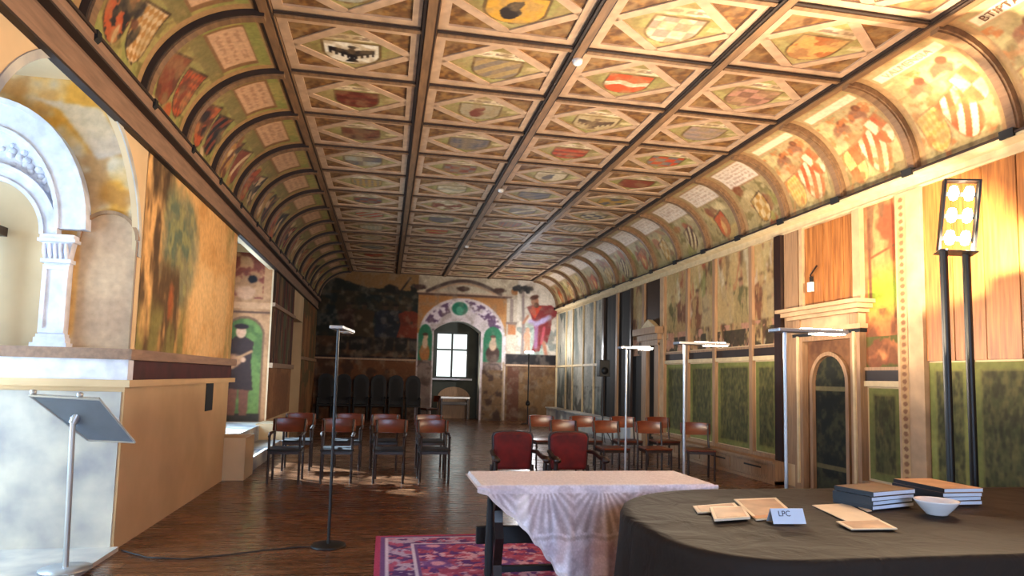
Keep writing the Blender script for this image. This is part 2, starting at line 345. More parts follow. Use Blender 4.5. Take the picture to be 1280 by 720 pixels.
def coffer_canvas(k, i, res):
    r = np.random.default_rng(100+k*40+i+5); sd = int(r.integers(0, 8))
    cv = Canvas(PW, PH, (.60, .46, .30), res)
    cx, cy = PW/2, PH/2; d = np.abs(cv.U-cx)/(PW/2-.08)+np.abs(cv.V-cy)/(PH/2-.08)
    tri = np.clip((d-1)*20, 0, 1); cv.mix(tri, (.42, .285, .165)); cv.noise(12, (.60, .43, .22), .42, .62, sd, .75, region=tri); cv.noise(15, (.30, .185, .11), .46, .62, sd+3, .65, region=tri)
    dia = np.clip((1-d)*20, 0, 1); cv.mix(dia, (.56, .53, .30)); cv.noise(4, (.66, .61, .40), .42, .62, sd+1, .8, region=dia); cv.noise(6, (.50, .42, .25), .5, .65, sd+2, .7, region=dia)
    cols = [(.80, .72, .58), (.70, .28, .16), (.70, .52, .20), (.45, .40, .38), (.50, .24, .16), (.62, .60, .52), (.35, .33, .34)]
    pats = ['bend', 'bends', 'fess', 'bars', 'check', 'quarter', 'lion', 'lozenge', 'blotch']
    base, c2 = cols[int(r.integers(0, 7))], cols[int(r.integers(0, 7))]; pat = pats[int(r.integers(0, 9))]
    special = {(0, 0): ((.88, .85, .78), 'eagle', (.07, .06, .08)), (1, -1): ((.78, .58, .22), 'lion', (.16, .13, .12)), (1, 0): ((.62, .52, .34), 'bends', (.48, .42, .36)),
               (2, -1): ((.80, .73, .60), 'check', (.62, .52, .45)), (2, 0): ((.76, .32, .16), 'fess', (.88, .82, .70)), (3, -1): ((.66, .40, .22), 'blotch', (.78, .60, .34)),
               (0, 1): ((.42, .17, .11), 'bars', (.36, .15, .10)), (0, 2): ((.30, .17, .12), 'blotch', (.42, .24, .15)), (3, 0): ((.50, .36, .28), 'check', (.66, .48, .40)), (2, 1): ((.70, .62, .46), 'eagle', (.32, .24, .18)), (1, 1): ((.62, .56, .44), 'lion', (.45, .24, .18)), (3, 1): ((.52, .46, .42), 'bars', (.60, .50, .44))}
    if (k, i) in special: base, pat, c2 = special[(k, i)]
    w = .52 if (k+i) % 3 else .58
    cv.shield(cx+.03*(r.random()-.5), cy-.09, w, .46, base, pat, c2, edge=(.34, .24, .14))
    y1 = cy+.19; t = .06*(r.random()-.5)
    cv.poly([(cx-w*.58, y1-t), (cx+w*.58, y1+t), (cx+w*.55, y1+.13+t), (cx-w*.55, y1+.13-t)], (.84, .76, .62)); cv.script(cx-w*.48, cx+w*.48, y1+.01, y1+.12, 1, (.42, .33, .28), sd, .7)
    if r.random() > .4: cv.rect(PW-.36, PW-.2, cy-.035, cy+.05, (.80, .72, .54), .8)
    cv.noise(7, (.60, .49, .33), .45, .65, sd+4, .55); cv.soften(1)
    return cv
cframe = cdia = None
for i in range(-3, 13):
    ya = ROW0+DR*i; yb = ya+DR
    for k in range(4):
        xm = (BX[k]+BX[k+1])/2; res = max(.009, .0016*ya)
        cv = coffer_canvas(k, i, res)
        p = flat(cv, 'coffer_panel', (-PW/2, PH/2, 0), (1, 0, 0), (0, -1, 0), M['ceilpaint'], ceiling); p.location = (xm, (ya+yb)/2, ZC+.075)
        if cframe is None:
            a, b = PW/2, PH/2; e = .10; f = MB()
            f.box(-a, a, -b, -b+e, -.02, 0).box(-a, a, b-e, b, -.02, 0).box(-a, -a+e, -b+e, b-e, -.02, 0).box(a-e, a, -b+e, b-e, -.02, 0)
            cframe = f.build('coffer_frame', M['strip'], p); f = MB()
            for sx in (-1, 1):
                for sy in (-1, 1):
                    p0 = Vector((sx*(a-.08), 0, 0)); p1 = Vector((0, sy*(b-.07), 0)); dr = (p1-p0).normalized(); nn = Vector((-dr.y, dr.x, 0))*.05
                    f.add([p0-nn, p1-nn, p1+nn, p0+nn]+[q+Vector((0, 0, -.014)) for q in (p0-nn, p1-nn, p1+nn, p0+nn)], [(0, 1, 2, 3), (7, 6, 5, 4), (0, 4, 5, 1), (1, 5, 6, 2), (2, 6, 7, 3), (3, 7, 4, 0)])
            cdia = f.build('diamond_strips', M['strip'], p)
        else:
            for src in (cframe, cdia):
                o = src.copy(); COL.objects.link(o); o.parent = p
# ---------------- coves on both sides
def cove_pt(side, t, off=0.0):          # t 0 at the cornice, 1 at the flat ceiling; off pushes into the room
    a = t*PI/2
    if side < 0: cx, rx = BX[0], BX[0]-XL
    else: cx, rx = BX[4], XR-BX[4]
    cz = 3.95; rz = ZC+.03-cz
    return (cx+side*(rx-off)*math.cos(a), cz+(rz-off)*math.sin(a))
def cove_canvas(side, i, res):
    r = np.random.default_rng(900+i+(50 if side > 0 else 0)); sd = int(r.integers(0, 8)); w, h = DR-.14, 1.62
    cv = Canvas(w, h, (.62, .48, .32), res); x0, x1 = .09, w-.09
    cv.rect(x0, x1, .05, h-.12, (.53, .52, .28) if side < 0 else (.62, .54, .36)); cv.noise(5, (.62, .55, .32) if side < 0 else (.70, .60, .42), .48, .6, sd, .8, region=(cv.U > x0) & (cv.U < x1)); cv.noise(8, (.40, .34, .18), .55, .66, sd+1, .7, region=(cv.U > x0) & (cv.U < x1) & (cv.V < .95))
    cols = [(.46, .22, .14), (.64, .46, .24), (.12, .10, .10), (.78, .66, .50), (.66, .30, .16), (.36, .20, .13)]
    if side < 0:
        cv.rect(x0, x1, .82, .98, (.47, .42, .25)); cv.rect(x0+.05, x1-.05, .98, 1.38, (.50, .36, .24)); cv.rect(x0+.09, x1-.12, 1.01, 1.36, (.76, .60, .46)); cv.script(x0+.14, x1-.2, 1.04, 1.33, 3, (.56, .40, .30), sd, .5)
        pats = ['eagle', 'lion', 'bends', 'blotch', 'bend', 'lozenge']
        for q, (sx, sy, rt) in enumerate(((.33, .46, .35), (.76, .50, .3))):
            cv.shield(sx*w/1.12, sy, .36, .52, cols[int(r.integers(0, 6))], pats[int(r.integers(0, 6))], cols[int(r.integers(0, 6))], rt)
        for q in range(7): cv.ell(.15+r.random()*.8, .15+r.random()*.65, .05+r.random()*.09, .03+r.random()*.07, cols[int(r.integers(0, 6))], .85, .3, r.random()*3, .5, q)
    elif i < 2:
        cv.rect(x0+.02, x1-.02, 1.24, 1.42, (.70, .55, .38)); cv.rect(x0+.04, x1-.04, 1.26, 1.40, (.86, .79, .64))
        cv.noise(5, (.76, .68, .46), .42, .55, sd+2, .8, region=(cv.V < 1.2) & (cv.U > x0) & (cv.U < x1))
        for sx, sy in ((.75, 1.02), (.38, .92)):
            cv.ell(sx, sy, .15, .12, (.56, .38, .27), 1, .25, .4, .35, sd); cv.ell(sx-.08, sy-.1, .13, .07, (.80, .62, .44), 1, .3, .3, .4, sd+1); cv.ell(sx+.08, sy+.12, .06, .06, (.45, .28, .18), 1)
            cv.ell(sx+.1, sy-.2, .16, .1, (.72, .48, .30), .9, .4, -.5, .6, sd+2)
        cv.shield(.68, .48, .36, .56, (.86, .78, .62), 'bends', (.74, .34, .18), .35, (.60, .40, .25)); cv.shield(.30, .42, .30, .48, (.84, .72, .42), 'lozenge' if i % 2 else 'quarter', (.74, .38, .20) if i % 2 == 0 else (.80, .62, .30), .2, (.60, .40, .25))
        cv.shield(.90, .72, .26, .4, (.84, .78, .62), 'quarter', (.72, .36, .2), .3, (.60, .40, .25))
        cv.noise(9, (.72, .42, .22), .6, .7, sd+3, .8, region=(cv.V < 1.2) & (cv.U > x0) & (cv.U < x1))
    else:
        cv.rect(x0+.02, x1-.02, .92, 1.44, (.62, .46, .32)); cv.rect(x0+.05, x1-.05, .95, 1.40, (.84, .76, .66)); cv.script(x0+.1, x1-.1, .98, 1.37, 5, (.62, .46, .38), sd, .5)
        for q in range(10): cv.ell(.12+r.random()*.88, .12+r.random()*.75, .06+r.random()*.12, .05+r.random()*.11, [(.60, .32, .18), (.74, .60, .34), (.80, .70, .50), (.48, .26, .16), (.56, .52, .26)][int(r.integers(0, 5))], .9, .3, r.random()*3, .6, q)
        cv.shield(.62, .42, .34, .46, [(.70, .32, .16), (.80, .70, .50), (.66, .48, .22)][i % 3], ['lion', 'bends', 'check'][i % 3], [(.82, .60, .34), (.34, .22, .16), (.78, .66, .46)][i % 3], .3)
    cv.noise(6, (.60, .50, .32), .45, .66, sd+4, .5, region=(cv.V < .95)*1.0); return cv.soften(1)
for side in (-1, 1):
    cn = tag(MB().prism([cove_pt(side, t/12, -.03) for t in range(13)]+[cove_pt(side, t/12, -.09) for t in range(12, -1, -1)], y0c, YE, 'y', True).build('trim_cove_backing_'+('left' if side < 0 else 'right'), M['strip']), kind='structure')
    rib = None
    for j, y in enumerate(ROWS):
        if rib is None:
            o1 = [cove_pt(side, t/14, .075) for t in range(15)]; o2 = [cove_pt(side, t/14, -.03) for t in range(14, -1, -1)]
            rib = MB().prism(o1+o2, -.045, .045, 'y').build('cove_rib', M['beam'], cn); o = rib
            b1 = [cove_pt(side, t/14, .055) for t in range(15)]; b2 = [cove_pt(side, t/14, -.03) for t in range(14, -1, -1)]
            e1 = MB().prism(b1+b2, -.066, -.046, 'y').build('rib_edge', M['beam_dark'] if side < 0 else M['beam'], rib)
        else:
            o = rib.copy(); COL.objects.link(o); e = e1.copy(); COL.objects.link(e); e.parent = o
        o.location = (0, y, 0)
    for i in range(-3, 13):
        ya = ROW0+DR*i+.07; cv = cove_canvas(side, i, max(.010, .0017*ya)); ny, nx = cv.U.shape; P = np.zeros((ny, nx, 3))
        pts = np.array([cove_pt(side, t) for t in np.linspace(.0, 1, ny)]); P[..., 0] = pts[:, None, 0]; P[..., 2] = pts[:, None, 1]
        P[..., 1] = (ya+cv.U) if side < 0 else (ya+cv.w-cv.U)
        pn = grid_object('cove_panel', P, cv.C, M['ceilpaint'], cn)
        if side > 0 and i in (-2, -1):
            txt = {-2: 'BTIPTANSIEN', -1: 'VALMENSIA'}[i]
            t = 1.33/1.62; p0 = cove_pt(side, t, .012); p1 = cove_pt(side, t+.02, .012); up = Vector((p1[0]-p0[0], 0, p1[1]-p0[1])).normalized(); rt = Vector((0, -1, 0)); nr = rt.cross(up)
            lettering('lettering', txt, .12, M['brown_ink' if i == -2 else 'faded_ink'], pn, Matrix(((rt.x, up.x, nr.x, p0[0]), (rt.y, up.y, nr.y, ya+cv.w/2), (rt.z, up.z, nr.z, p0[1]), (0, 0, 0, 1))))
    # cornice under the cove, with a dark bracket below every rib
    s = side; xw = XL if s < 0 else XR; zl = 3.62 if s < 0 else 3.80; hh = 3.98-zl
    prof = [(0, zl), (.05, zl), (.05, zl+hh*.16), (.03, zl+hh*.2), (.03, zl+hh*.62), (.07, zl+hh*.68), (.12, zl+hh*.82), (.12, zl+hh), (0, zl+hh)]
    co = tag(MB().prism([(xw-s*p[0], p[1]) for p in prof], YB, YE, 'y').build('trim_cornice_'+('left' if s < 0 else 'right'), M['cornice_wood'] if s < 0 else M['cream']), kind='structure')
    box('cornice_dark_line', M['beam_dark'], min(xw-s*.135, xw-s*.05), max(xw-s*.135, xw-s*.05), YB, YE, 3.975, 4.0, co)  # thin dark strip along the foot of the cove
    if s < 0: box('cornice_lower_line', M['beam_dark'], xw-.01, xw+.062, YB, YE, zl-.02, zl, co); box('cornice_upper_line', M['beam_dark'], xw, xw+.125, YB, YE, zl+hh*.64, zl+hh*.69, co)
    br = None
    for y in ROWS:
        if br is None: br = MB().prism([(xw-s*.02, 3.86), (xw-s*.08, 3.88), (xw-s*.145, 3.95), (xw-s*.145, 4.01), (xw-s*.02, 4.01)] if s < 0 else [(xw-.02, 3.95), (xw-.145, 3.95), (xw-.155, 4.03), (xw-.02, 4.03)], -.035-.04*(s > 0), .035+.04*(s > 0), 'y').build('rib_bracket', M['blackwood'], co); o = br
        else: o = br.copy(); COL.objects.link(o)
        o.location = (0, y, 0)
for p in ((1.93, 6.66), (1.97, 11.76), (2.0, 17.2)):
    o = MB().lathe([(0, -.05), (.035, -.05), (.05, -.035), (.06, 0), (0, 0)], 16).build('smoke_detector', M['white'], None, (p[0]-.02, p[1], ZC+.0))
    tag(o, {6.66: 'white smoke detector on the ceiling beam beside the red shield coffer', 11.76: 'white smoke detector halfway down the central ceiling beam', 17.2: 'white smoke detector on the ceiling beam towards the dark end wall'}[p[1]], 'smoke detector', 'smoke detectors under the ceiling')

# ---------------- end wall with its window recess
XO0, XO1, ZO = 1.58, 3.24, 3.42
def opening(u, z):      # shallow arched top
    return (u > XO0) & (u < XO1) & (z < ZO-.36*((u-(XO0+XO1)/2)/((XO1-XO0)/2))**2)
cv = Canvas(XR-XL, 5.1, (.70, .64, .54), .02); ox = XL
U = cv.U+ox; cv.U = U
cv.noise(2.2, (.58, .52, .45), .5, .65, 1, .6); cv.noise(6, (.80, .74, .64), .55, .65, 2, .6)
# left: dark forest mural
lm = (U < 1.02) & (cv.V > 2.05); cv.mix(((U < 1.02) & (cv.V > 4.25))*1.0, (.50, .37, .22))
cv.mix(lm & (cv.V < 4.35+.35*(fbm(U*1.6, cv.V*.1, 3)-.3)+.25*np.exp(-((U+1.5)/.7)**2)), (.12, .13, .10)); cv.noise(1.6, (.20, .16, .09), .45, .6, 4, .9, region=lm & (cv.V < 4.3)); cv.noise(2.4, (.08, .12, .12), .5, .6, 5, .9, region=lm & (cv.V < 4.2))
cv.mix((lm & (cv.V < 2.75))*.75, (.34, .20, .09)); cv.noise(3, (.16, .12, .07), .5, .6, 6, .9, region=lm & (cv.V < 2.75))
for x, c in ((-.1, (.10, .12, .16)), (.25, (.10, .11, .13)), (.72, (.40, .15, .07)), (-1.3, (.2, .12, .08)), (-.8, (.22, .16, .08))): cv.person(x, 2.3, 1.6, c, (.25, .18, .12), (.1, .08, .06), (.10, .08, .06), 1.3)
for x, y, rx in ((.05, 4.45, .22), (.2, 4.38, .14), (.85, 4.5, .12)): cv.ell(x, y, rx, .14, (.10, .09, .07), 1, .3, 0, .5, 3)
cv.line([(.35, 4.3), (.72, 4.85)], .05, (.12, .10, .08))
cv.mix((U < 1.02) & (cv.V > 1.98) & (cv.V < 2.1), (.10, .06, .05)); cv.mix((U < 1.02) & (cv.V < 1.98), (.38, .22, .10)); cv.noise(3, (.22, .13, .07), .5, .62, 2, .8, region=(U < 1.02) & (cv.V < 1.98))
# painted portal around the window
cx = 2.58; dp = np.hypot((U-cx)/1.5, (cv.V-2.95)/1.28)
fr = (U > 1.02) & (U < 4.12)
cv.mix(fr & (cv.V > 2.0) & (cv.V < 4.3), (.62, .42, .24)); cv.noise(2, (.70, .50, .30), .5, .6, 1, .8, region=fr & (cv.V > 3.2) & (cv.V < 4.3))
band = fr & ((dp < 1) | (cv.V < 2.95)) & (cv.V > 0)
cv.mix(band, (.80, .74, .74)); purple = band & (dp > .66) & (dp < .93) & (cv.V > 3.05)
cv.mix(purple, (.36, .26, .36)); cv.noise(9, (.84, .78, .80), .44, .54, 3, 1, region=purple)
cv.ell(2.46, 3.86, .36, .30, (.84, .80, .78)); cv.ell(2.46, 3.86, .28, .235, (.12, .42, .32)); cv.ell(2.46, 3.80, .13, .14, (.30, .58, .46), 1, .3, 0, .6)
for x, w_, c in ((1.29, .24, (.60, .38, .20)), (3.66, .33, (.24, .16, .13))):
    cv.mix((np.abs(U-x) < w_) & (cv.V > 2.0) & ((cv.V < 2.85) | (np.hypot((U-x)/w_, (cv.V-2.85)/.42) < 1)), (.16, .40, .28))
    cv.ell(x, 2.28, w_*.75, .30, c, 1, .2, 0, .4); cv.ell(x, 2.62, w_*.4, .2, (.74, .62, .50), 1, .3); cv.ell(x+.02, 2.83, .08, .1, (.76, .62, .50)); cv.ell(x, 2.92, .1, .05, (.3, .2, .15))
    cv.mix((np.abs(U-x) < w_) & (cv.V < 2.02), (.46, .38, .34)); cv.noise(4, (.30, .22, .18), .5, .6, 5, .9, region=(np.abs(U-x) < w_) & (cv.V < 2.02)); cv.line([(x-w_, 1.8), (x-w_*.6, 1.95), (x+w_*.6, 1.95), (x+w_, 1.8)], .04, (.30, .25, .24))
cv.rect(3.3, 4.05, 0, 1.75, (.42, .31, .20)); cv.noise(4, (.24, .16, .12), .52, .6, 2, .9, region=(U > 3.3) & (U < 4.05) & (cv.V < 1.75))
cv.line([(4.06, 0), (4.06, 2.0)], .07, (.60, .50, .38))
cv.rect(1.0, 4.3, 4.28, 4.36, (.34, .24, .20)); cv.rect(.95, 4.35, 4.36, 4.42, (.72, .62, .52))
cv.line([(1.3+.05*k, 4.42+.42*math.sin(PI*k/52)) for k in range(53)], .10, (.28, .22, .20)); cv.line([(1.5+.05*k, 4.42+.32*math.sin(PI*k/44)) for k in range(45)], .05, (.66, .52, .40))
for x in (1.05, 2.55, 3.85): cv.ell(x, 4.56, .22, .09, (.26, .18, .15), 1, .3, 0, .7, 4)
cv.ell(4.4, 4.55, .13, .13, (.55, .36, .20)); cv.rect(4.14, 4.5, 2.2, 4.3, (.74, .68, .60)); cv.rect(4.24, 4.36, 3.45, 4.28, (.55, .48, .44)); cv.rect(4.18, 4.46, 3.02, 3.38, (.68, .44, .28)); cv.rect(4.1, 4.52, 3.38, 3.45, (.46, .38, .36))
# right: the giant in the red cloak wading with a tree staff, child beside him
rg = (U > 4.5) & (cv.V > 2.0); cv.mix(rg, (.78, .73, .66)); cv.noise(1.6, (.58, .66, .60), .5, .62, 6, .8, region=rg & (cv.V < 3.7)); cv.noise(3, (.40, .44, .42), .58, .66, 7, .7, region=rg & (cv.V < 3.3))
cv.line([(4.72, 2.3), (4.74, 3.4), (4.70, 4.6)], .10, (.50, .44, .42)); 
for q in range(7): cv.ell(4.42+.09*q, 4.66+.05*math.sin(q*2.2), .12, .09, (.16, .16, .16), 1, .3, q, .6, q)
cv.poly([(5.05, 2.42), (5.2, 3.0), (5.1, 3.45), (5.0, 3.75), (4.85, 4.02), (5.1, 4.12), (5.45, 4.1), (5.75, 4.12), (5.98, 3.95), (5.95, 3.75), (5.78, 3.6), (5.74, 3.2), (5.62, 2.75), (5.45, 2.9), (5.35, 2.45)], (.47, .17, .17))
cv.poly([(5.15, 3.6), (5.4, 4.05), (5.1, 4.1), (4.95, 3.9)], (.72, .25, .16)); cv.line([(5.0, 3.5), (5.2, 3.42), (5.45, 3.55), (5.68, 3.68)], .17, (.66, .60, .74)); cv.line([(5.22, 3.3), (5.2, 2.6)], .14, (.58, .40, .52)); cv.line([(5.5, 3.3), (5.42, 2.75)], .1, (.70, .30, .34))
cv.line([(5.5, 2.75), (5.6, 2.3)], .13, (.66, .44, .34)); cv.ell(5.58, 2.26, .14, .07, (.66, .44, .34)); cv.ell(5.14, 4.24, .14, .17, (.62, .42, .32)); cv.ell(5.12, 4.38, .17, .08, (.30, .18, .14), 1, .3, .3, .3); cv.ell(5.2, 4.1, .1, .1, (.36, .22, .16)); cv.line([(4.9, 3.7), (4.74, 3.45)], .09, (.64, .44, .34))
cv.ell(4.88, 2.95, .12, .2, (.76, .56, .44)); cv.ell(4.9, 3.2, .08, .09, (.76, .58, .46)); cv.line([(4.86, 2.8), (4.82, 2.4)], .09, (.74, .54, .42)); cv.line([(4.94, 2.8), (4.96, 2.4)], .09, (.74, .54, .42))
cv.mix((U > 4.12) & (cv.V < 2.32) & (cv.V > 1.92), (.10, .08, .08)); cv.mix((U > 4.12) & (cv.V < 1.94), (.45, .33, .20)); cv.noise(2, (.32, .22, .14), .48, .6, 3, .8, region=(U > 4.12) & (cv.V < 1.94)); cv.rect(4.2, 4.62, 0, 1.9, (.34, .20, .13)); cv.rect(4.12, 6, 1.9, 1.96, (.60, .48, .34))
cv.U = U-ox; cv.noise(5, (.52, .46, .40), .5, .7, 6, .45); cv.soften(2)
Uc = (U[:-1, :-1]+U[1:, 1:])/2; Vc = (cv.V[:-1, :-1]+cv.V[1:, 1:])/2
wall_end = tag(empty('wall_end', (0, YE, 0)), kind='structure')
flat(cv, 'end_fresco', (XL, 0, 0), (1, 0, 0), (0, 0, 1), M['fresco'], wall_end, ~opening(Uc, Vc))
t = MB(); top = [(XO0+(XO1-XO0)*k/16, ZO-.36*((k-8)/8)**2) for k in range(17)]
t.prism([(XL-1.8, 0), (XO0-.02, 0), (XO0-.02, ZO-.36)]+[(x, z+.02) for x, z in top[1:-1]]+[(XO1+.02, ZO-.36), (XO1+.02, 0), (XR+.5, 0), (XR+.5, 5.3), (XL-1.8, 5.3)], .004, .85, 'y').build('wall_body', M['pale_plaster'], wall_end)
MB().box(XL-1.8, 1.72, .85, 1.0, 0, 5.3).box(2.92, XR+.5, .85, 1.0, 0, 5.3).box(1.72, 2.92, .85, 1.0, 3.08, 5.3).box(1.72, 2.92, .85, 1.0, 0, 1.42).build('recess_back', M['recess'], wall_end)
box('dado_ledge', M['wood_post'], XL, 1.0, -.06, 0, 1.98, 2.04, wall_end); box('dado_ledge', M['wood_post'], 4.12, XR, -.06, 0, 1.9, 1.97, wall_end)
def window(name, axis, a0, a1, z0, z1, at, ncol, rows_z, m=M['outside'], fr=.065, th=.05, glass='pane'):
    w = tag(empty(name, (0, 0, 0)), kind='structure'); f = MB()
    def bx(mb, p0, p1, q0, q1, d0, d1): return mb.box(p0, p1, at+d0, at+d1, q0, q1) if axis == 'y' else mb.box(at+d0, at+d1, p0, p1, q0, q1)
    for p0, p1, q0, q1 in ((a0, a0+fr, z0, z1), (a1-fr, a1, z0, z1), (a0+fr, a1-fr, z0, z0+fr), (a0+fr, a1-fr, z1-fr, z1)): bx(f, p0, p1, q0, q1, -th/2, th/2)
    f.build('window_frame', m, w); cs = [a0+fr+(a1-a0-2*fr)*k/ncol for k in range(ncol+1)]; zs = [z0+fr]+list(rows_z)+[z1-fr]
    for c in cs[1:-1]: bx(MB(), c-.035, c+.035, z0+fr, z1-fr, -th/2, th/2).build('mullion', m, w)
    for z in zs[1:-1]: bx(MB(), a0+fr, a1-fr, z-.03, z+.03, -th/2-.004, th/2+.004).build('transom', m, w)
    for i in range(ncol):
        for j in range(len(zs)-1): bx(MB(), cs[i], cs[i+1], zs[j], zs[j+1], -.003, .003).build('pane', M[glass], w)
    return w
window('window_1', 'y', 1.72, 2.92, 1.42, 3.08, YE+.92, 2, [2.45], glass='old_pane')
tag(box('trim_1', M['stone'], 1.60, 3.05, YE+.7, YE+.85, 1.36, 1.42), kind='structure')
def portal(name, loc, rot, sx, sy):
    l = bpy.data.lights.new(name, 'AREA'); l.shape = 'RECTANGLE'; l.size = sx; l.size_y = sy; l.cycles.is_portal = True
    o = bpy.data.objects.new(name, l); COL.objects.link(o); o.location = loc; o.rotation_euler = rot; return o
portal('daylight_opening', (2.32, YE+1.02, 2.25), (-PI/2, 0, 0), 1.2, 1.66)

# ---------------- left wall: pier, two deep window recesses, doorway
wall_left = tag(empty('wall_left'), kind='structure')
XO = -3.9
A1, B1 = 4.18, 6.72; C1 = (A1+B1)/2; A2, B2 = 10.75, 14.2; D0, D1 = 17.4, 19.3
w = MB(); w.box(XO, XL, YB, A1, 0, 5.3).box(XO, XL, B1, A2, 0, 5.3).box(XO, XL, B2, D0, 0, 5.3).box(XO, XL, D1, YE+.1, 0, 5.3).box(XO, XL, D0, D1, 2.9, 5.3).box(XO, -3.3, D0, D1, 0, 2.9)
w.build('wall_body', M['plaster'], wall_left)
MB().prism(arc(C1, 2.55, (B1-A1)/2, 1.18, 0, PI, 28)+[(A1, 5.3), (B1, 5.3)], XL-.05, XL, 'x').build('recess_arch', M['plaster'], wall_left)
MB().box(-3.4, XL-.1, A2, B2, 4.1, 5.3).build('recess_vault', M['pale_plaster'], wall_left); MB().box(XL-.1, XL, A2, B2, 3.6, 5.3).build('recess_lintel', M['plaster'], wall_left)
MB().box(XO, -3.39, A2, 11.3, 0, 5.3).box(XO, -3.4, 13.6, B2, 0, 5.3).box(XO, -3.4, 11.3, 13.6, 0, .9).box(XO, -3.4, 11.3, 13.6, 3.3, 5.3).build('recess_back', M['pale_plaster'], wall_left)
# first recess: a deep bay whose far side carries a carved stone frame
XB = -4.9; YJ = B1
MB().box(XB-.3, XB, A1-.3, B1+.6, 0, .6).box(XB-.3, XB, A1-.3, 4.4, .6, 5.3).box(XB-.3, XB, 6.2, B1+.6, .6, 5.3).box(XB-.3, XB, 4.4, 6.2, 3.3, 5.3).build('bay_outer_wall', M['pale_plaster'], wall_left)
MB().box(XB, XO+.02, A1-.3, A1, 0, 5.3).build('bay_near_wall', M['pale_plaster'], wall_left); MB().box(XB-.3, XL-.05, A1, B1, 4.2, 5.3).build('bay_ceiling', M['plaster'], wall_left)
XC = -3.65
ia = [(XC+.52*math.cos(PI*k/20), 2.70+.52*math.sin(PI*k/20)) for k in range(21)]
MB().prism([(XL-.1, 1.4), (XC+.52, 1.4)]+ia+[(XC-.52, 1.4), (XB-.3, 1.4), (XB-.3, 5.3), (XL-.1, 5.3)], YJ, YJ+.32, 'y').build('bay_far_wall', M['plaster'], wall_left)
MB().box(XC-.6, XC+.6, YJ+.32, YJ+.5, 1.4, 3.4).build('frame_recess', M['pale_plaster'], wall_left)
def ring(ro, ri, m, name, y0, y1, cz):
    return MB().prism(arc(XC, cz, ro[0], ro[1], 0, PI, 32)+arc(XC, cz, ri[0], ri[1], 0, PI, 32)[::-1], y0, y1, 'y').build(name, m, wall_left)
ring((.86, 1.14), (.64, .90), M['stone'], 'archivolt', YJ-.09, YJ, 2.76); ring((.89, 1.18), (.85, 1.13), M['stone'], 'archivolt_bead', YJ-.12, YJ, 2.76)
ring((.655, .92), (.62, .88), M['stone'], 'archivolt_bead', YJ-.11, YJ, 2.76)
ring((.62, .62), (.50, .50), M['stone'], 'inner_arch', YJ-.07, YJ, 2.70); ring((.645, .645), (.605, .605), M['stone'], 'inner_arch_bead', YJ-.10, YJ, 2.70); ring((.53, .53), (.495, .495), M['stone'], 'inner_arch_bead', YJ-.09, YJ, 2.70)
MB().prism(arc(XC, 2.76, .65, .91, 0, PI, 32)+arc(XC, 2.72, .6, .6, 0, PI, 32)[::-1], YJ-.02, YJ, 'y').build('lunette', M['stone'], wall_left)
r = np.random.default_rng(3); lun = MB()
for q in range(110):
    a = .2+r.random()*(PI-.4); k = r.random(); x = XC+(.62+.02*k)*math.cos(a)*(.98 if k > .5 else .95); z = 2.76+(.60+.28*k)*math.sin(a)
    if math.hypot(x-XC, z-2.70) < .66: continue
    g = .022+.02*r.random(); lun.lathe([(0, -g), (g*.8, -g*.6), (g, 0), (g*.8, g*.6), (0, g)], 8); lun.v[-40:] = [(x+v[0], YJ-.02+v[1]*.8, z+v[2]) for v in lun.v[-40:]]
lun.build('carved_relief', M['stone'], wall_left)
for x0, x1 in ((XC+.53, XC+.79), (XC-.79, XC-.53)):
    ps = MB().box(x0+.025, x1-.025, YJ-.08, YJ, 1.74, 2.44).build('pilaster', M['stone'], wall_left)
    MB().box(x0+.025, x0+.06, YJ-.10, YJ-.08, 1.80, 2.42).box(x1-.06, x1-.025, YJ-.10, YJ-.08, 1.80, 2.42).box(x0+.06, x1-.06, YJ-.10, YJ-.08, 2.38, 2.42).box(x0+.06, x1-.06, YJ-.10, YJ-.08, 1.80, 1.84).build('pilaster_edge', M['stone'], ps)
    MB().box(x0-.02, x1+.02, YJ-.13, YJ, 1.66, 1.71).box(x0, x1, YJ-.11, YJ, 1.71, 1.76).box(x0+.012, x1-.012, YJ-.10, YJ, 1.76, 1.79).build('pilaster_base', M['stone'], ps)
    cp = MB().box(x0+.005, x1-.005, YJ-.11, YJ, 2.44, 2.475).prism([(x0+.03, 2.475), (x1-.03, 2.475), (x1-.005, 2.63), (x0+.005, 2.63)], YJ-.10, YJ, 'y').box(x0-.025, x1+.025, YJ-.13, YJ, 2.63, 2.66).box(x0-.01, x1+.01, YJ-.12, YJ, 2.66, 2.70).build('capital', M['stone'], ps)
    lv = MB()
    for q in range(5): x = x0+.04+q*(x1-x0-.08)/4; lv.tube([(x, YJ-.10, 2.48), (x, YJ-.125, 2.54), (x, YJ-.14, 2.61)], [.014, .02, .012], 6)
    lv.build('capital_leaves', M['stone'], ps)
# dark wooden canopy and post in front of the recess
MB().prism([(6.20, 2.74), (6.66, 2.74), (6.66, 2.66), (6.28, 2.66)], -4.4, -3.42, 'x').build('wooden_canopy', M['darkwood'], wall_left); MB().box(-3.62, -3.52, 6.45, 6.55, 1.66, 2.66).build('canopy_post', M['darkwood'], wall_left)
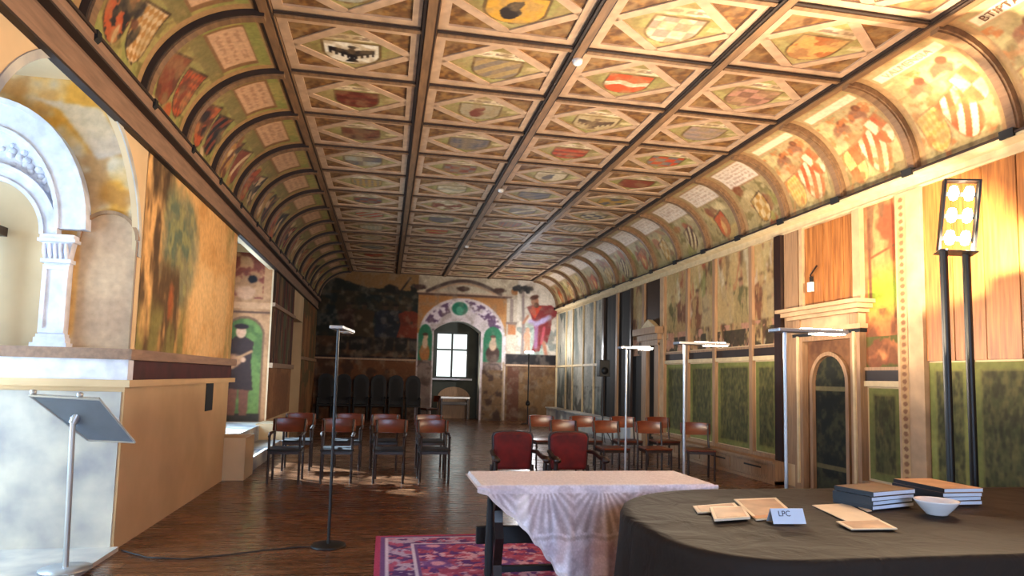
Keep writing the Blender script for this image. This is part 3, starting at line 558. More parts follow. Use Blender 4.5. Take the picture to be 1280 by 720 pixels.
# ochre fresco and the blind arch between stone frame and room
cv = Canvas(XL-XB+.0, 2.6, (.82, .62, .36), .013); X_ = cv.U+XB; Z_ = cv.V+1.64
cv.noise(2.2, (.85, .60, .22), .42, .6, 2, .9); cv.noise(1.8, (.82, .77, .70), .5, .62, 4, .85); cv.noise(4, (.66, .44, .22), .55, .68, 1, .6); cv.poly([(x-XB, z-1.64) for x, z in ((-3.35, 4.0), (-2.75, 3.95), (-2.5, 3.55), (-2.75, 3.45), (-3.1, 3.9))], (.80, .75, .72), .7)
bl = (np.abs(X_+2.60) < .245) & ((Z_ < 2.70) | (np.hypot((X_+2.60)/.245, (Z_-2.70)/.25) < 1)); cv.mix(bl*1.0, (.74, .61, .48)); cv.noise(2.5, (.66, .53, .42), .45, .65, 1, .6, region=bl*1.0); cv.soften(2)
Xc = (X_[:-1, :-1]+X_[1:, 1:])/2; Zc = (Z_[:-1, :-1]+Z_[1:, 1:])/2
flat(cv, 'bay_fresco', (XB, YJ-.004, 1.64), (1, 0, 0), (0, 0, 1), M['fresco'], wall_left, ~((np.abs(Xc-XC) < .52) & ((Zc < 2.70) | (np.hypot(Xc-XC, Zc-2.70) < .52))))
MB().prism(arc(-2.60, 2.70, .265, .27, 0, PI, 20)+arc(-2.60, 2.70, .235, .24, 0, PI, 20)[::-1], YJ-.035, YJ-.004, 'y').build('blind_arch_moulding', M['wood_post'], wall_left)
MB().box(-2.362, XL-.0, YJ-.02, YJ-.004, 1.66, 2.72).build('blind_arch_edge', M['wood_post'], wall_left)
MB().prism(arc(C1, 2.55, (B1-A1)/2+.06, 1.24, 0, PI, 32)+arc(C1, 2.55, (B1-A1)/2-.0, 1.18, 0, PI, 32)[::-1], XL, XL+.012, 'x').build('arch_border', M['pale_plaster'], wall_left)
# plinth and the moulded dado that runs round the pier and into the recess
XP = -2.14; YP = 6.06
tag_l = MB().box(XO, XP, YP, 9.72, 0, 1.34).box(XB, XO, YP, B1+.4, 0, 1.34).build('plinth', M['plaster'], wall_left)
MB().box(XB, XP-.02, YP-.012, YP, .02, 1.3).build('plinth_end_plaster', M['pale_plaster'], wall_left)
MB().box(XO, XP+.05, YP-.05, 9.95, 1.34, 1.40).box(XB, XO, YP-.05, B1+.3, 1.34, 1.40).build('dado_ledge', M['plaster'], wall_left)
MB().box(XO, XP, YP, 9.9, 1.40, 1.57).box(XB, XO, YP, B1+.3, 1.40, 1.57).build('dado_frieze', M['band_red'], wall_left)
MB().box(XB, XP+.02, YP-.02, YP+.10, 1.40, 1.57).build('dado_pedestal', M['stone'], wall_left)
MB().box(XO, XP+.05, YP-.05, 9.98, 1.57, 1.66).box(XB, XO, YP-.05, B1+.3, 1.57, 1.66).build('dado_cornice', M['cornice_wood'], wall_left)
MB().box(XP-.02, XP+.008, 8.62, 8.95, 1.0, 1.36).build('wall_vent', M['blackwood'], wall_left)
tag(box('trim_2', M['pale_plaster'], XB, -2.10, A1, YP, 0, .035), kind='structure')
# steps up into the second recess
MB().box(XL-.1, -1.86, 9.74, 10.35, 0, .58).build('step_cheek', M['plaster'], wall_left)
MB().box(-3.4, -1.92, 10.35, 13.4, 0, .2).build('step', M['pale_plaster'], wall_left)
MB().box(-3.4, XL+.02, A2, B2, 0, .47).build('recess_floor', M['pale_plaster'], wall_left)
MB().box(XL-.05, -1.9, 13.4, B2+.1, 0, .5).build('step_cheek', M['plaster'], wall_left)
# fresco on the pier: ragged trees on an ochre ground
H = 3.62-1.66; cv = Canvas(A2-6.82, H, (.84, .64, .40), .013); cv.noise(1.5, (.76, .55, .31), .45, .6, 0, .8)
g = cv.U/cv.w
def ss(a, b, x): q = np.clip((x-a)/(b-a), 0, 1); return q*q*(3-2*q)
wb = .35*(fbm(cv.U*3, cv.V*3, 6)-.5); lf = 1-ss(.16, .30, g+wb)
cv.noise(2.2, (.46, .36, .24), .36, .56, 1, .95, 1.4, .7, region=lf); cv.noise(3.4, (.26, .19, .13), .46, .6, 6, .9, 1.6, .5, region=lf*ss(.1, .6, cv.V+wb))
rg = 1-ss(.6, 1.15, np.hypot((cv.U-1.2)/.75, (cv.V-1.25)/.75)+wb*1.5); cv.mix(rg*.85, (.47, .47, .36)); cv.noise(4, (.35, .40, .33), .42, .6, 5, .9, region=rg); cv.noise(7, (.60, .57, .36), .5, .64, 4, .7, region=rg)
tr = ss(.1, .3, cv.U+wb)*(1-ss(1.15, 1.6, cv.U+wb))*(1-ss(.8, 1.15, cv.V+wb)); cv.noise(3, (.33, .24, .15), .38, .58, 7, .95, 2.2, .5, region=tr); cv.ell(.95, .55, .10, .2, (.72, .36, .18), .7, .6, 0, .8)
cv.noise(3, (.50, .46, .25), .36, .6, 2, .9, 1.8, .5, region=(1-ss(.3, .65, cv.V+wb))*(1-ss(.35, .55, g+wb))); cv.noise(3, (.58, .51, .30), .36, .6, 5, .85, 2.5, .4, region=ss(.78, .95, g+wb*.6)); cv.noise(1.6, (.88, .73, .52), .45, .65, 3, .7, region=ss(.35, .5, g)); cv.soften(2)
flat(cv, 'pier_fresco', (XL+.005, 6.82, 1.66), (0, 1, 0), (0, 0, 1), M['fresco'], wall_left)
# man in a dark tunic painted in a green niche, on the far reveal of the second recess
cv = Canvas(1.0, 3.45, (.66, .46, .30), .013); cv.noise(3, (.56, .38, .24), .45, .6, 1, .8)
cx = .52; cv.mix((np.abs(cv.U-cx) < .40) & ((cv.V < 1.72) | (np.hypot((cv.U-cx)/.40, (cv.V-1.72)/.42) < 1)), (.42, .28, .18)); gi = (np.abs(cv.U-cx) < .36) & ((cv.V < 1.72) | (np.hypot((cv.U-cx)/.36, (cv.V-1.72)/.37) < 1)); cv.mix(gi, (.28, .34, .15)); cv.noise(3, (.38, .44, .20), .5, .6, 3, .8, region=gi); cv.rect(cx-.36, cx+.36, 0, .16, (.18, .13, .08))
cv.person(cx-.06, .12, 1.82, (.20, .12, .09), (.76, .56, .42), (.16, .08, .07), (.40, .22, .14), .82); cv.ell(cx-.2, 1.2, .17, .14, (.62, .42, .28), 1, .3, .4, .5); cv.line([(cx-.1, 1.28), (cx+.16, 1.42)], .05, (.66, .46, .3))
cv.rect(0, 1, 2.3, 2.42, (.70, .50, .34)); cv.rect(0, 1, 2.2, 2.24, (.34, .22, .15)); cv.noise(5, (.42, .18, .12), .5, .58, 5, .9, region=(cv.V > 2.5) & (cv.U < .85)); cv.ell(.5, 2.62, .2, .14, (.70, .50, .36), 1, .3, 0, .5); cv.ell(.62, 2.9, .09, .08, (.08, .05, .05), 1, .3, 0, .4)
cv.soften(2); flat(cv, 'niche_fresco', (-3.38, B2-.005, .48), (1, 0, 0), (0, 0, 1), M['fresco'], wall_left)
# wall beyond: painted columns, ledges, doorway
cv = Canvas(D0-B2, 3.1, (.52, .38, .25), .02); cv.noise(1.6, (.20, .15, .11), .42, .55, 4, .95, 2.2, .35); cv.noise(2, (.36, .14, .10), .54, .6, 6, .8, 2, .4); cv.noise(2, (.34, .36, .24), .55, .62, 1, .8, 2, .4)
cv.rect(0, 3.2, 0, 1.12, (.60, .42, .27)); cv.noise(2, (.48, .32, .2), .45, .6, 3, .8, region=cv.V < 1.12)
for q in range(5): cv.rect(.2+q*.62, .36+q*.62, 1.25, 2.25, (.40, .27, .18)); cv.rect(.36+q*.62, .40+q*.62, 1.25, 2.25, (.12, .08, .06))
flat(cv, 'column_fresco', (XL+.005, B2, .52), (0, 1, 0), (0, 0, 1), M['fresco'], wall_left)
MB().box(XL, XL+.07, B2, D0, 1.58, 1.68).build('dado_ledge', M['wood_post'], wall_left); MB().box(XL, XL+.06, B2, D0, 2.84, 2.92).build('frieze_ledge', M['wood_post'], wall_left)
cv = Canvas(YE-D1, 3.6, (.58, .40, .24), .025); cv.noise(1.5, (.44, .28, .16), .42, .6, 4, .9, 1.5, .4); cv.noise(2, (.34, .30, .18), .55, .62, 2, .8)
flat(cv, 'corner_fresco', (XL+.005, D1, 0), (0, 1, 0), (0, 0, 1), M['fresco'], wall_left); MB().box(XL, XL+.06, D1, YE, 1.86, 1.95).build('dado_ledge', M['wood_post'], wall_left)
d1 = tag(box('door_1', M['blackwood'], -3.3, -3.24, D0+.05, D1-.05, 0, 2.85), kind='structure')
for q in range(2): box('door_leaf_panel', M['darkwood'], -3.24, -3.22, D0+.2+q*.9, D0+.95+q*.9, .3, 2.5, d1)
window('window_2', 'x', 4.4, 6.2, .6, 3.3, XB-.15, 2, [1.5, 2.4]); window('window_3', 'x', 11.3, 13.6, .9, 3.3, -3.8, 3, [1.8, 2.6])
window('window_4', 'y', 0, 2.6, .7, 3.5, YB-.12, 3, [1.6, 2.6], glass='grey_pane'); portal('daylight_opening', (1.3, YB-.22, 2.1), (PI/2, 0, 0), 2.6, 2.8)
portal('daylight_opening', (XB-.32, 5.3, 1.95), (0, -PI/2, 0), 2.7, 1.8); portal('daylight_opening', (-3.92, 12.45, 2.1), (0, -PI/2, 0), 2.4, 2.3)

# ---------------- right wall: painted panels between wooden posts
wall_right = tag(empty('wall_right'), kind='structure')
box('wall_body', M['plaster'], XR, XR+.4, YB-.2, YE+.1, 0, 5.3, wall_right)
def rpanel(name, y0, y1, z0, z1, fn, x=.006, res=None, parent=None):     # u runs right as seen from the room, towards the camera
    cv = Canvas(y1-y0, z1-z0, (.5, .4, .3), res or max(.011, .0014*y0)); fn(cv)
    return flat(cv, name, (XR-x, y1, z0), (0, -1, 0), (0, 0, 1), M['fresco'], parent or wall_right)
def f_mural(seed, warm=0):
    def fn(cv):
        cv.C[:] = (.66, .55, .36); cv.noise(2.0, (.47, .46, .25), .38, .62, seed, .9, 1.8, .6); cv.noise(3, (.36, .26, .18), .46, .64, seed+1, .8, 2.2, .45)
        cv.noise(2.4, (.74, .64, .44), .52, .6, seed+2, .8, 1.4, .7); cv.noise(2, (.56, .25, .15) if warm else (.45, .27, .17), .53, .6, seed+3, .8, 1.8, .5); cv.noise(5, (.78, .72, .60), .6, .68, seed+4, .7, 2, .5)
        for q in range(2): cv.person(cv.w*(.3+.4*q), .1, min(1.25, cv.h*.65), [(.46, .30, .20), (.64, .54, .38), (.40, .36, .22)][(seed+q) % 3], (.62, .46, .34), (.34, .24, .16), (.36, .26, .17), 1.3)
        cv.soften(5); cv.noise(4, (.68, .56, .36), .45, .58, seed+6, .75, 1.8, .7)
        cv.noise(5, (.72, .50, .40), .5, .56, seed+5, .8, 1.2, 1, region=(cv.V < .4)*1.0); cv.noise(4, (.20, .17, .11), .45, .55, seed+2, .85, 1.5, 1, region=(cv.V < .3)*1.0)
    return fn
def f_red(cv):
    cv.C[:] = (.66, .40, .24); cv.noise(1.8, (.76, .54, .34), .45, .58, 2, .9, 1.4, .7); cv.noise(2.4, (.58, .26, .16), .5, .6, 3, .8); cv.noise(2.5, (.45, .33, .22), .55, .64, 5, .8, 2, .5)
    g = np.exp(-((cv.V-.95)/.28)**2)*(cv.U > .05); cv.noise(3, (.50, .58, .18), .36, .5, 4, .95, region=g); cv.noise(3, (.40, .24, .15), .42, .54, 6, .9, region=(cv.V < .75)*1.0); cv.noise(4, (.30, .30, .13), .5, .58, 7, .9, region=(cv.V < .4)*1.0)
    cv.line([(.08, 1.9), (.10, .9)], .05, (.45, .28, .18)); cv.line([(.1, 1.4), (.5, 1.5)], .03, (.48, .30, .18))
def f_green(seed, bright=1.0):
    def fn(cv):
        cv.C[:] = np.array((.36, .36, .18))*bright; cv.noise(2, np.array((.43, .42, .22))*bright, .42, .62, seed, .9); m = .07
        ins = (cv.U > m) & (cv.U < cv.w-m) & (cv.V > m) & (cv.V < cv.h-m); cv.mix(ins, np.array((.24, .235, .12))*bright); cv.noise(12, np.array((.37, .34, .19))*bright, .36, .68, seed+1, .75, 1.8, .8, region=ins); cv.noise(18, np.array((.17, .15, .09)), .44, .70, seed+2, .6, 1.8, .8, region=ins)
        ed = (cv.U > m) & (cv.U < cv.w-m) & (cv.V > m) & (cv.V < cv.h-m) & ~((cv.U > m+.03) & (cv.U < cv.w-m-.03) & (cv.V > m+.03) & (cv.V < cv.h-m-.03)); cv.mix(ed*.6, np.array((.44, .42, .21))*bright); cv.soften(1)
    return fn
def f_post(cv):       # rosettes down a pilaster
    cv.C[:] = (.74, .60, .42); cv.noise(3, (.66, .50, .34), .45, .6, 2, .7); n = int(cv.h/.085)
    for q in range(n): cv.ell(cv.w*.5, .05+q*cv.h/n, .035, .028, (.46, .30, .20), .8, .3, 0, .5, q)
def f_far(seed):
    def fn(cv):
        cv.C[:] = (.56, .54, .48); cv.noise(1.5, (.34, .36, .32), .42, .58, seed, .9, 1.5, .5); cv.noise(2, (.70, .66, .58), .52, .6, seed+1, .8, 1.5, .6); cv.noise(2, (.30, .28, .24), .5, .6, seed+2, .8, region=(cv.V < .8)*1.0)
    return fn
def f_dark(cv): cv.C[:] = (.10, .085, .07); cv.noise(2, (.18, .14, .10), .45, .6, 2, .9, 2.5, .3)
def post(y0, y1, z0=.33, z1=3.80, d=.06, m='wood_post', name='wall_post'): return box(name, M[m], XR-d, XR, y0, y1, z0, z1, wall_right)
def dado(y0, y1, z=1.9):
    box('dado_rail', M['cream'], XR-.05, XR, y0, y1, z, z+.07, wall_right); box('dado_dark_band', M['beam_dark'], XR-.03, XR, y0, y1, z+.07, z+.20, wall_right); box('dado_rail', M['wood_post'], XR-.04, XR, y0, y1, z+.20, z+.24, wall_right)  # dark band between the two dado rails
# near field: pine boards over a green painted dado
ys = np.linspace(2.6, 6.42, 11)
for a, b in zip(ys[:-1], ys[1:]):
    MB().box(XR-.03-.006*random.random(), XR, a+.006, b-.006, 1.80, 3.80).build('board', M['board'], wall_right)
for a, b in ((2.6, 3.85), (3.85, 5.1), (5.12, 5.85)): rpanel('dado_fresco', a+.02, b-.02, .33, 1.78, f_green(int(a*2), 1.08), .02)
rpanel('dado_fresco', 5.87, 6.40, .33, 1.78, f_green(3, 1.3), .02)
box('dado_post', M['wood_post'], XR-.04, XR, 5.83, 5.88, .33, 1.8, wall_right)
post(6.42, 6.80, .33, 3.80, .07, 'pilaster_paint', 'pilaster'); rpanel('rosette_fresco', 6.64, 6.76, .4, 3.75, f_post, .076)
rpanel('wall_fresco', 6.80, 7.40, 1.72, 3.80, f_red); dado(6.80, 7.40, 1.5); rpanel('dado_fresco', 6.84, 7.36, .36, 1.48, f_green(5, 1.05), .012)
# painted portal with its heavy entablature, boards above
po = MB().box(XR-.10, XR, 7.40, 7.58, 0, 2.24).box(XR-.10, XR, 8.58, 8.78, 0, 2.24).box(XR-.10, XR, 7.58, 8.58, 2.12, 2.24).build('door_portal', M['wood_post'], wall_right)
box('portal_strip', M['cream'], XR-.125, XR-.10, 7.47, 7.51, .1, 2.2, po); box('portal_strip', M['cream'], XR-.125, XR-.10, 8.65, 8.69, .1, 2.2, po)
MB().box(XR-.12, XR, 7.36, 8.82, 2.24, 2.30).box(XR-.10, XR, 7.40, 8.78, 2.30, 2.44).box(XR-.17, XR, 7.33, 8.85, 2.44, 2.49).box(XR-.23, XR, 7.27, 8.91, 2.49, 2.55).box(XR-.29, XR, 7.22, 8.96, 2.55, 2.60).build('entablature', M['pilaster_paint'], po)
MB().box(XR-.125, XR-.10, 7.42, 7.56, 2.30, 2.44).box(XR-.125, XR-.10, 8.60, 8.76, 2.30, 2.44).build('entablature_block', M['wood_post'], po)
box('portal_underline', M['blackwood'], XR-.11, XR, 7.38, 8.80, 2.19, 2.235, po)
def f_arch(cv):
    cv.C[:] = (.44, .29, .18); cv.noise(3, (.34, .21, .13), .45, .6, 1, .9); c = cv.w/2
    ins = (np.abs(cv.U-c) < .33) & ((cv.V < 1.5) | (np.hypot((cv.U-c)/.33, (cv.V-1.5)/.36) < 1)); cv.mix(ins, (.10, .10, .065)); cv.noise(9, (.24, .23, .13), .42, .66, 3, .8, region=ins); cv.mix(ins & (np.abs(cv.V-1.42) < .03), (.40, .36, .24)); cv.mix(ins & (np.abs(cv.V-.35) < .03), (.36, .32, .2))
rpanel('door_fresco', 7.58, 8.58, .04, 2.12, f_arch, .01, .012)
MB().prism([(8.08+.40*math.cos(PI*k/16), 1.54+.42*math.sin(PI*k/16)) for k in range(17)]+[(8.08+.34*math.cos(PI*k/16), 1.54+.37*math.sin(PI*k/16)) for k in range(16, -1, -1)], XR-.06, XR-.01, 'x').build('portal_arch', M['wood_post'], po)
MB().box(XR-.06, XR-.01, 7.68, 7.74, .04, 1.54).box(XR-.06, XR-.01, 8.42, 8.48, .04, 1.54).build('portal_jamb', M['wood_post'], po)
post(7.42, 7.56, 2.60, 3.80, .06, 'pilaster_paint'); post(8.62, 8.70, 2.60, 3.80, .06, 'pilaster_paint'); post(8.74, 9.08, .33, 3.80, .05, 'wood_post', 'pilaster')
ys = np.linspace(7.57, 8.61, 6)
for a, b in zip(ys[:-1], ys[1:]): MB().box(XR-.02-.012*random.random(), XR, a+.005, b-.005, 2.60, 3.78).build('board', M['board'], wall_right)
post(9.10, 9.28, .33, 3.80, .10, 'darkwood')
bays = [(9.32, 9.98, 0), (10.08, 11.24, 1), (11.34, 12.36, 3), (12.46, 13.50, 5)]
for y0, y1, sd in bays:
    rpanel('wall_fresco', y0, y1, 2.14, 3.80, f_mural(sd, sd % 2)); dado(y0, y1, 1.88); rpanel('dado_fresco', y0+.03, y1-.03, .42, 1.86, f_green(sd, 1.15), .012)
    post(y1, y1+.10); MB().box(XR-.055, XR, y0, y1, .33, .40).build('panel_foot_rail', M['wood_post'], wall_right)
post(13.52, 13.72, .33, 3.8, .07, 'pilaster_paint')
# second portal, dark hangings, then the far painted bays
po = MB().box(XR-.10, XR, 13.72, 13.95, 0, 2.36).box(XR-.10, XR, 14.42, 14.66, 0, 2.36).box(XR-.12, XR, 13.72, 14.66, 2.30, 2.42).box(XR-.18, XR, 13.60, 14.78, 2.42, 2.55).box(XR-.27, XR, 13.52, 14.86, 2.55, 2.70).build('door_portal', M['wood_post'], wall_right)
MB().prism([(13.75, 2.70), (14.65, 2.70), (14.35, 2.84), (14.2, 2.90), (14.05, 2.84)], XR-.16, XR-.04, 'x').build('broken_pediment', M['cream'], po)
rpanel('door_fresco', 13.95, 14.42, .02, 2.30, f_dark, .01); box('board', M['darkwood'], XR-.03, XR, 13.74, 14.6, 2.70, 3.80, wall_right)
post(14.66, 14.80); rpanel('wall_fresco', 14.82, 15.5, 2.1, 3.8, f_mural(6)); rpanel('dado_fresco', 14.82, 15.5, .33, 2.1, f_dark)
rpanel('wall_fresco', 15.55, 17.6, .33, 3.80, f_dark)
post(15.5, 15.6, m='darkwood'); post(16.5, 16.62, m='wood_post'); post(17.6, 17.75, m='darkwood')
fb = [17.75, 18.6, 19.7, 20.85, 21.65, YE]
for q in range(5): rpanel('wall_fresco', fb[q], fb[q+1]-.08, .5, 3.80, f_far(q), .006, .03); post(fb[q+1]-.08, fb[q+1], .4, 3.8, .05, 'cream')
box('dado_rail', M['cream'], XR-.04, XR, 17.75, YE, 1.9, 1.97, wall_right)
# wooden plinth that runs along the foot of the wall
pl = tag(MB().box(XR-.22, XR, 9.10, 13.7, 0, .30).box(XR-.26, XR, 9.10, 13.7, .30, .345).box(XR-.24, XR, 9.10, 13.7, 0, .05).build('baseboard_right', M['wood_post']), kind='structure')
for q in range(4): box('plinth_panel', M['wood_post'], XR-.235, XR-.22, 9.3+q*1.1, 10.2+q*1.1, .09, .26, pl); box('plinth_slot', M['blackwood'], XR-.238, XR-.23, 9.45+q*1.1, 9.95+q*1.1, .2, .225, pl)
tag(MB().box(XR-.35, XR, 14.7, YE, 0, .46).box(XR-.40, XR, 14.7, YE, .46, .5).build('baseboard_far_right', M['pale_plaster']), kind='structure')
tag(box('baseboard_near_right', M['wood_post'], XR-.12, XR, 2.6, 7.38, 0, .33), kind='structure')

# ================================================================== LAMPS
def lamp_light(name, loc, energy, col, radius, parent):
    l = bpy.data.lights.new(name, 'POINT'); l.energy = energy; l.color = col; l.shadow_soft_size = radius
    o = bpy.data.objects.new(name, l); COL.objects.link(o); o.location = loc; o.parent = parent; return o
def uplighter(x, y, rz, h, label, energy, col, lit='led', pole='white', length=.62, hw=.08):
    t = tag(empty('floor_lamp', (x, y, 0), rz), label, 'floor lamp', 'slim floor lamps with flat heads')
    MB().lathe([(0, 0), (.15, 0), (.15, .012), (.14, .02), (.03, .026), (0, .026)], 28).build('base', M['black'] if pole == 'black' else M['steel'], t)
    MB().tube([(0, 0, .02), (0, 0, h-.03)], .014, 12).build('pole', M['steel'] if pole != 'black' else M['black'], t)
    hd = MB().box(-.10, length-.10, -hw, hw, h-.03, h).build('lamp_head', M['steel'], t, bevel=.006)
    if lit:
        MB().box(length*.42, length-.12, -hw+.012, hw-.012, h-.036, h-.031).build('light_panel', M[lit], hd)
        MB().box(length*.2, length-.14, -hw+.02, hw-.02, h+.001, h+.006).build('uplight_panel', M[lit], hd)
        lamp_light('uplight', (length*.5-.05, 0, h+.028), energy, col, .012, t)
    else: MB().box(length*.42, length-.12, -hw+.012, hw-.012, h-.036, h-.031).build('light_panel', M['white'], hd)
    return t
uplighter(3.16, 4.82, 0, 1.95, 'lit steel floor lamp just behind the black table, before the arched portal', 170, WARM)
uplighter(3.30, 6.95, .02, 1.95, 'lit steel floor lamp standing beside the red velvet armchairs', 200, WARM)
uplighter(3.14, 8.35, 0, 1.95, 'lit steel floor lamp standing right before the wooden chairs', 140, NEUT, length=.45)
uplighter(-.43, 6.06, 1.45, 1.92, 'unlit floor lamp on round black foot beside the rug', 0, WARM, None, 'black', hw=.06)
t = tag(empty('stage_lamp', (4.62, 21.3, 0)), 'thin black lamp stand with small bright white head by the end wall', 'floor lamp')
MB().tube([(0, 0, 0), (0, 0, 2.32)], .02, 10).build('pole', M['black'], t); MB().lathe([(0, 0), (.22, 0), (.2, .02), (0, .03)], 20).build('base', M['black'], t); MB().lathe([(0, .6), (.06, .6), (.08, .66), (.05, .75), (0, .75)], 14).build('collar', M['black'], t)
hd = MB().box(-.16, .16, -.06, .06, 2.30, 2.38).build('lamp_head', M['steel'], t); MB().box(-.15, .15, -.066, -.06, 2.31, 2.37).build('light_panel', M['led_cool'], hd); MB().box(-.14, .14, -.05, .05, 2.381, 2.385).build('uplight_panel', M['led_cool'], hd)
lamp_light('uplight', (0, 0, 2.44), 140, COOL, .06, t)
# flood light: three pairs of bulbs on two black poles
t = tag(empty('flood_light', (5.05, 5.05, 0)), 'tall black flood light stand with three blazing pairs of bulbs', 'flood light')
for s in (-1, 1):
    MB().tube([(s*.12-.02, 0, .03), (s*.12-.03, 0, 2.75)], .034, 12).build('pole', M['black'], t)
MB().box(-.45, .45, -.04, .04, 0, .05).box(-.04, .04, -.35, .35, 0, .05).build('foot', M['black'], t)
hd = MB().box(-.145, -.125, -.05, .05, 0, .64).box(.125, .145, -.05, .05, 0, .64).box(-.145, .145, -.05, .05, .64, .655).build('lamp_head', M['black'], t)
hd.location = (-.02, 0, 2.74); hd.rotation_euler = (0, .10, -.55)
MB().box(-.15, .15, -.12, .12, -.02, -.012).build('added_cutoff_plate', M['black'], hd)  # added plate, cuts the flood's light off below the head
for k in range(3):
    rf = MB().box(-.125, .125, .02, .03, .10+k*.205, .14+k*.205).build('lamp_holder', M['black'], hd)
    for s in (-1, 1):
        MB().lathe([(0, -.07), (.028, -.058), (.038, -.025), (.042, 0), (.038, .025), (.028, .058), (0, .07)], 14).build('bulb', M['hot'], rf, (s*.06, -.02, .12+k*.205))
lamp_light('flood', (0, -.06, .028), 620, WARM, .015, hd)
# small white sensor on the boards over the portal
t = tag(empty('wall_sensor', (XR-.06, 8.42, 2.95)), 'small white sensor box hanging from an arm on the boards', 'sensor')
MB().box(-.03, .02, -.05, .05, -.12, .02).build('housing', M['white'], t, bevel=.008); MB().tube([(.03, 0, .02), (-.02, -.02, .12), (-.06, -.22, .22)], .012, 8).build('bracket_arm', M['darkwood'], t); MB().box(-.01, .03, -.02, .02, .02, .10).build('clamp', M['blackwood'], t)

# ================================================================== LOUDSPEAKER
t = tag(empty('loudspeaker', (5.2, 15.4, 0)), 'small black loudspeaker on a thin stand before the dark hangings', 'loudspeaker')
MB().tube([(0, 0, 0), (0, 0, 1.6)], .016, 8).build('stand_pole', M['black'], t)
for k in range(3): a = k*2.1+.4; MB().tube([(0, 0, .45), (.3*math.cos(a), .3*math.sin(a), .01)], .01, 6).build('stand_leg', M['black'], t)
cb_ = MB().box(-.13, .13, -.12, .12, 1.58, 1.98).build('cabinet', M['black'], t, bevel=.015); MB().lathe([(0, 0), (.08, 0), (.09, .01), (0, .015)], 20).build('speaker_cone', M['blackwood'], cb_).matrix_local = Matrix.Translation((0, -.12, 1.72)) @ Matrix.Rotation(PI/2, 4, 'X')

# ================================================================== CHAIRS
NTH = ['first', 'second', 'third', 'fourth', 'fifth', 'sixth']
def make_chair(arms, dark=False):
    t = empty('wooden_chair'); wd = M['blackwood'] if dark else M['darkwood']; ply = M['blackwood'] if dark else M['chairwood']
    # faces -y
    n = 12; P = [(-.22+.44*k/n, -.22) for k in range(n+1)]
    st = MB().prism([(-.21, -.23), (.21, -.23), (.225, -.20), (.205, .19), (.19, .21), (-.19, .21), (-.205, .19), (-.225, -.20)], .435, .465, 'z').build('seat', M['blackwood'] if (arms or dark) else M['chairwood'], t, bevel=.008)
    for s in (-1, 1):
        MB().tube([(s*.20, -.20, 0), (s*.20, -.20, .44 if not arms else .64)], .017, 8).build('leg', wd, t)
        MB().tube([(s*.20, .21, 0), (s*.20, .19, .42), (s*.20, .235, .66), (s*.205, .27, .84)], .017, 8).build('leg', wd, t)
        MB().box(s*.20-.011, s*.20+.011, -.19, .19, .395, .435).build('seat_rail', wd, t)
        if arms: MB().tube([(s*.20, -.22, .63), (s*.215, -.05, .66), (s*.21, .23, .655)], [.02, .024, .018], 8).build('armrest', wd, t)
    MB().box(-.19, .19, -.211, -.189, .395, .435).build('seat_rail', wd, t)
    V = []; 
    prof = []
    for z, d in ((.655, 0), (.665, .012), (.84, .036), (.855, .034)): prof.append((z, d))
    vs = []; 
    for sgn in (0, .014):
        for z, d in prof:
            for k in range(n+1):
                x = -.235+.47*k/n; e = (x/.235)**2; zz = z+(0 if z < .8 else -.018*e*e)+(0 if z > .7 else .02*e*e)
                vs.append((x, .262+d+.035*(1-e)-sgn-.02, zz))
    m_ = n+1; q = len(prof)*m_; fs = []
    for b in (0, q):
        for j in range(len(prof)-1):
            for k in range(n): fs.append((b+j*m_+k, b+j*m_+k+1, b+(j+1)*m_+k+1, b+(j+1)*m_+k))
    for j in range(len(prof)-1): fs += [(j*m_, (j+1)*m_, q+(j+1)*m_, q+j*m_), (j*m_+n, q+j*m_+n, q+(j+1)*m_+n, (j+1)*m_+n)]
    for k in range(n): j = (len(prof)-1)*m_; fs += [(k, k+1, q+k+1, q+k), (j+k, q+j+k, q+j+k+1, j+k+1)]
    MB().add(vs, fs, True).build('backrest', ply, t)
    return t
ch_arm = make_chair(True); ch = make_chair(False); used = {}
def place(proto, x, y, rz, label, group, z=0):
    o = proto if proto.name not in used else copy_tree(proto); used[proto.name] = 1
    o.location = (x, y, z); o.rotation_euler = (0, 0, rz); return tag(o, label, 'chair', group)
for k, x in enumerate((-1.30, -.62, .10, .72)): place(ch_arm, x, 9.62+.05*math.sin(k*3), .05*math.sin(k*2.3), 'dark wooden armchair in the front row, '+NTH[k]+' from the stone steps', 'front row of chairs on the window side')
for k, x in enumerate((-1.30, -.55, .02, .75)): place(ch_arm, x, 10.85, .04*math.cos(k*2.1), 'dark wooden armchair in the second row back, '+NTH[k]+' from the stone steps', 'second row of chairs on the window side')
for k, (x, y) in enumerate(((2.80, 9.95), (3.50, 9.9), (4.20, 9.9))): place(ch, x, y, .05*math.sin(k*2.3), 'reddish plywood chair in the front row, '+NTH[k]+' from the aisle beside the dark armchairs', 'front row of chairs on the portal side')
place(ch, 4.86, 9.72, -.25, 'reddish plywood chair turned aside at the row end by the painted wall', 'front row of chairs on the portal side')
for k, x in enumerate((2.72, 3.46, 4.20, 4.88)): place(ch, x, 11.1, .04*math.cos(k*1.7), 'reddish plywood chair in the rear row, '+NTH[k]+' from the aisle beside the dark armchairs', 'rear row of chairs on the portal side')
place(ch, 1.42, 21.4, -1.1, 'lone wooden chair beside the lit window recess in the end wall', 'loose chair by the window')
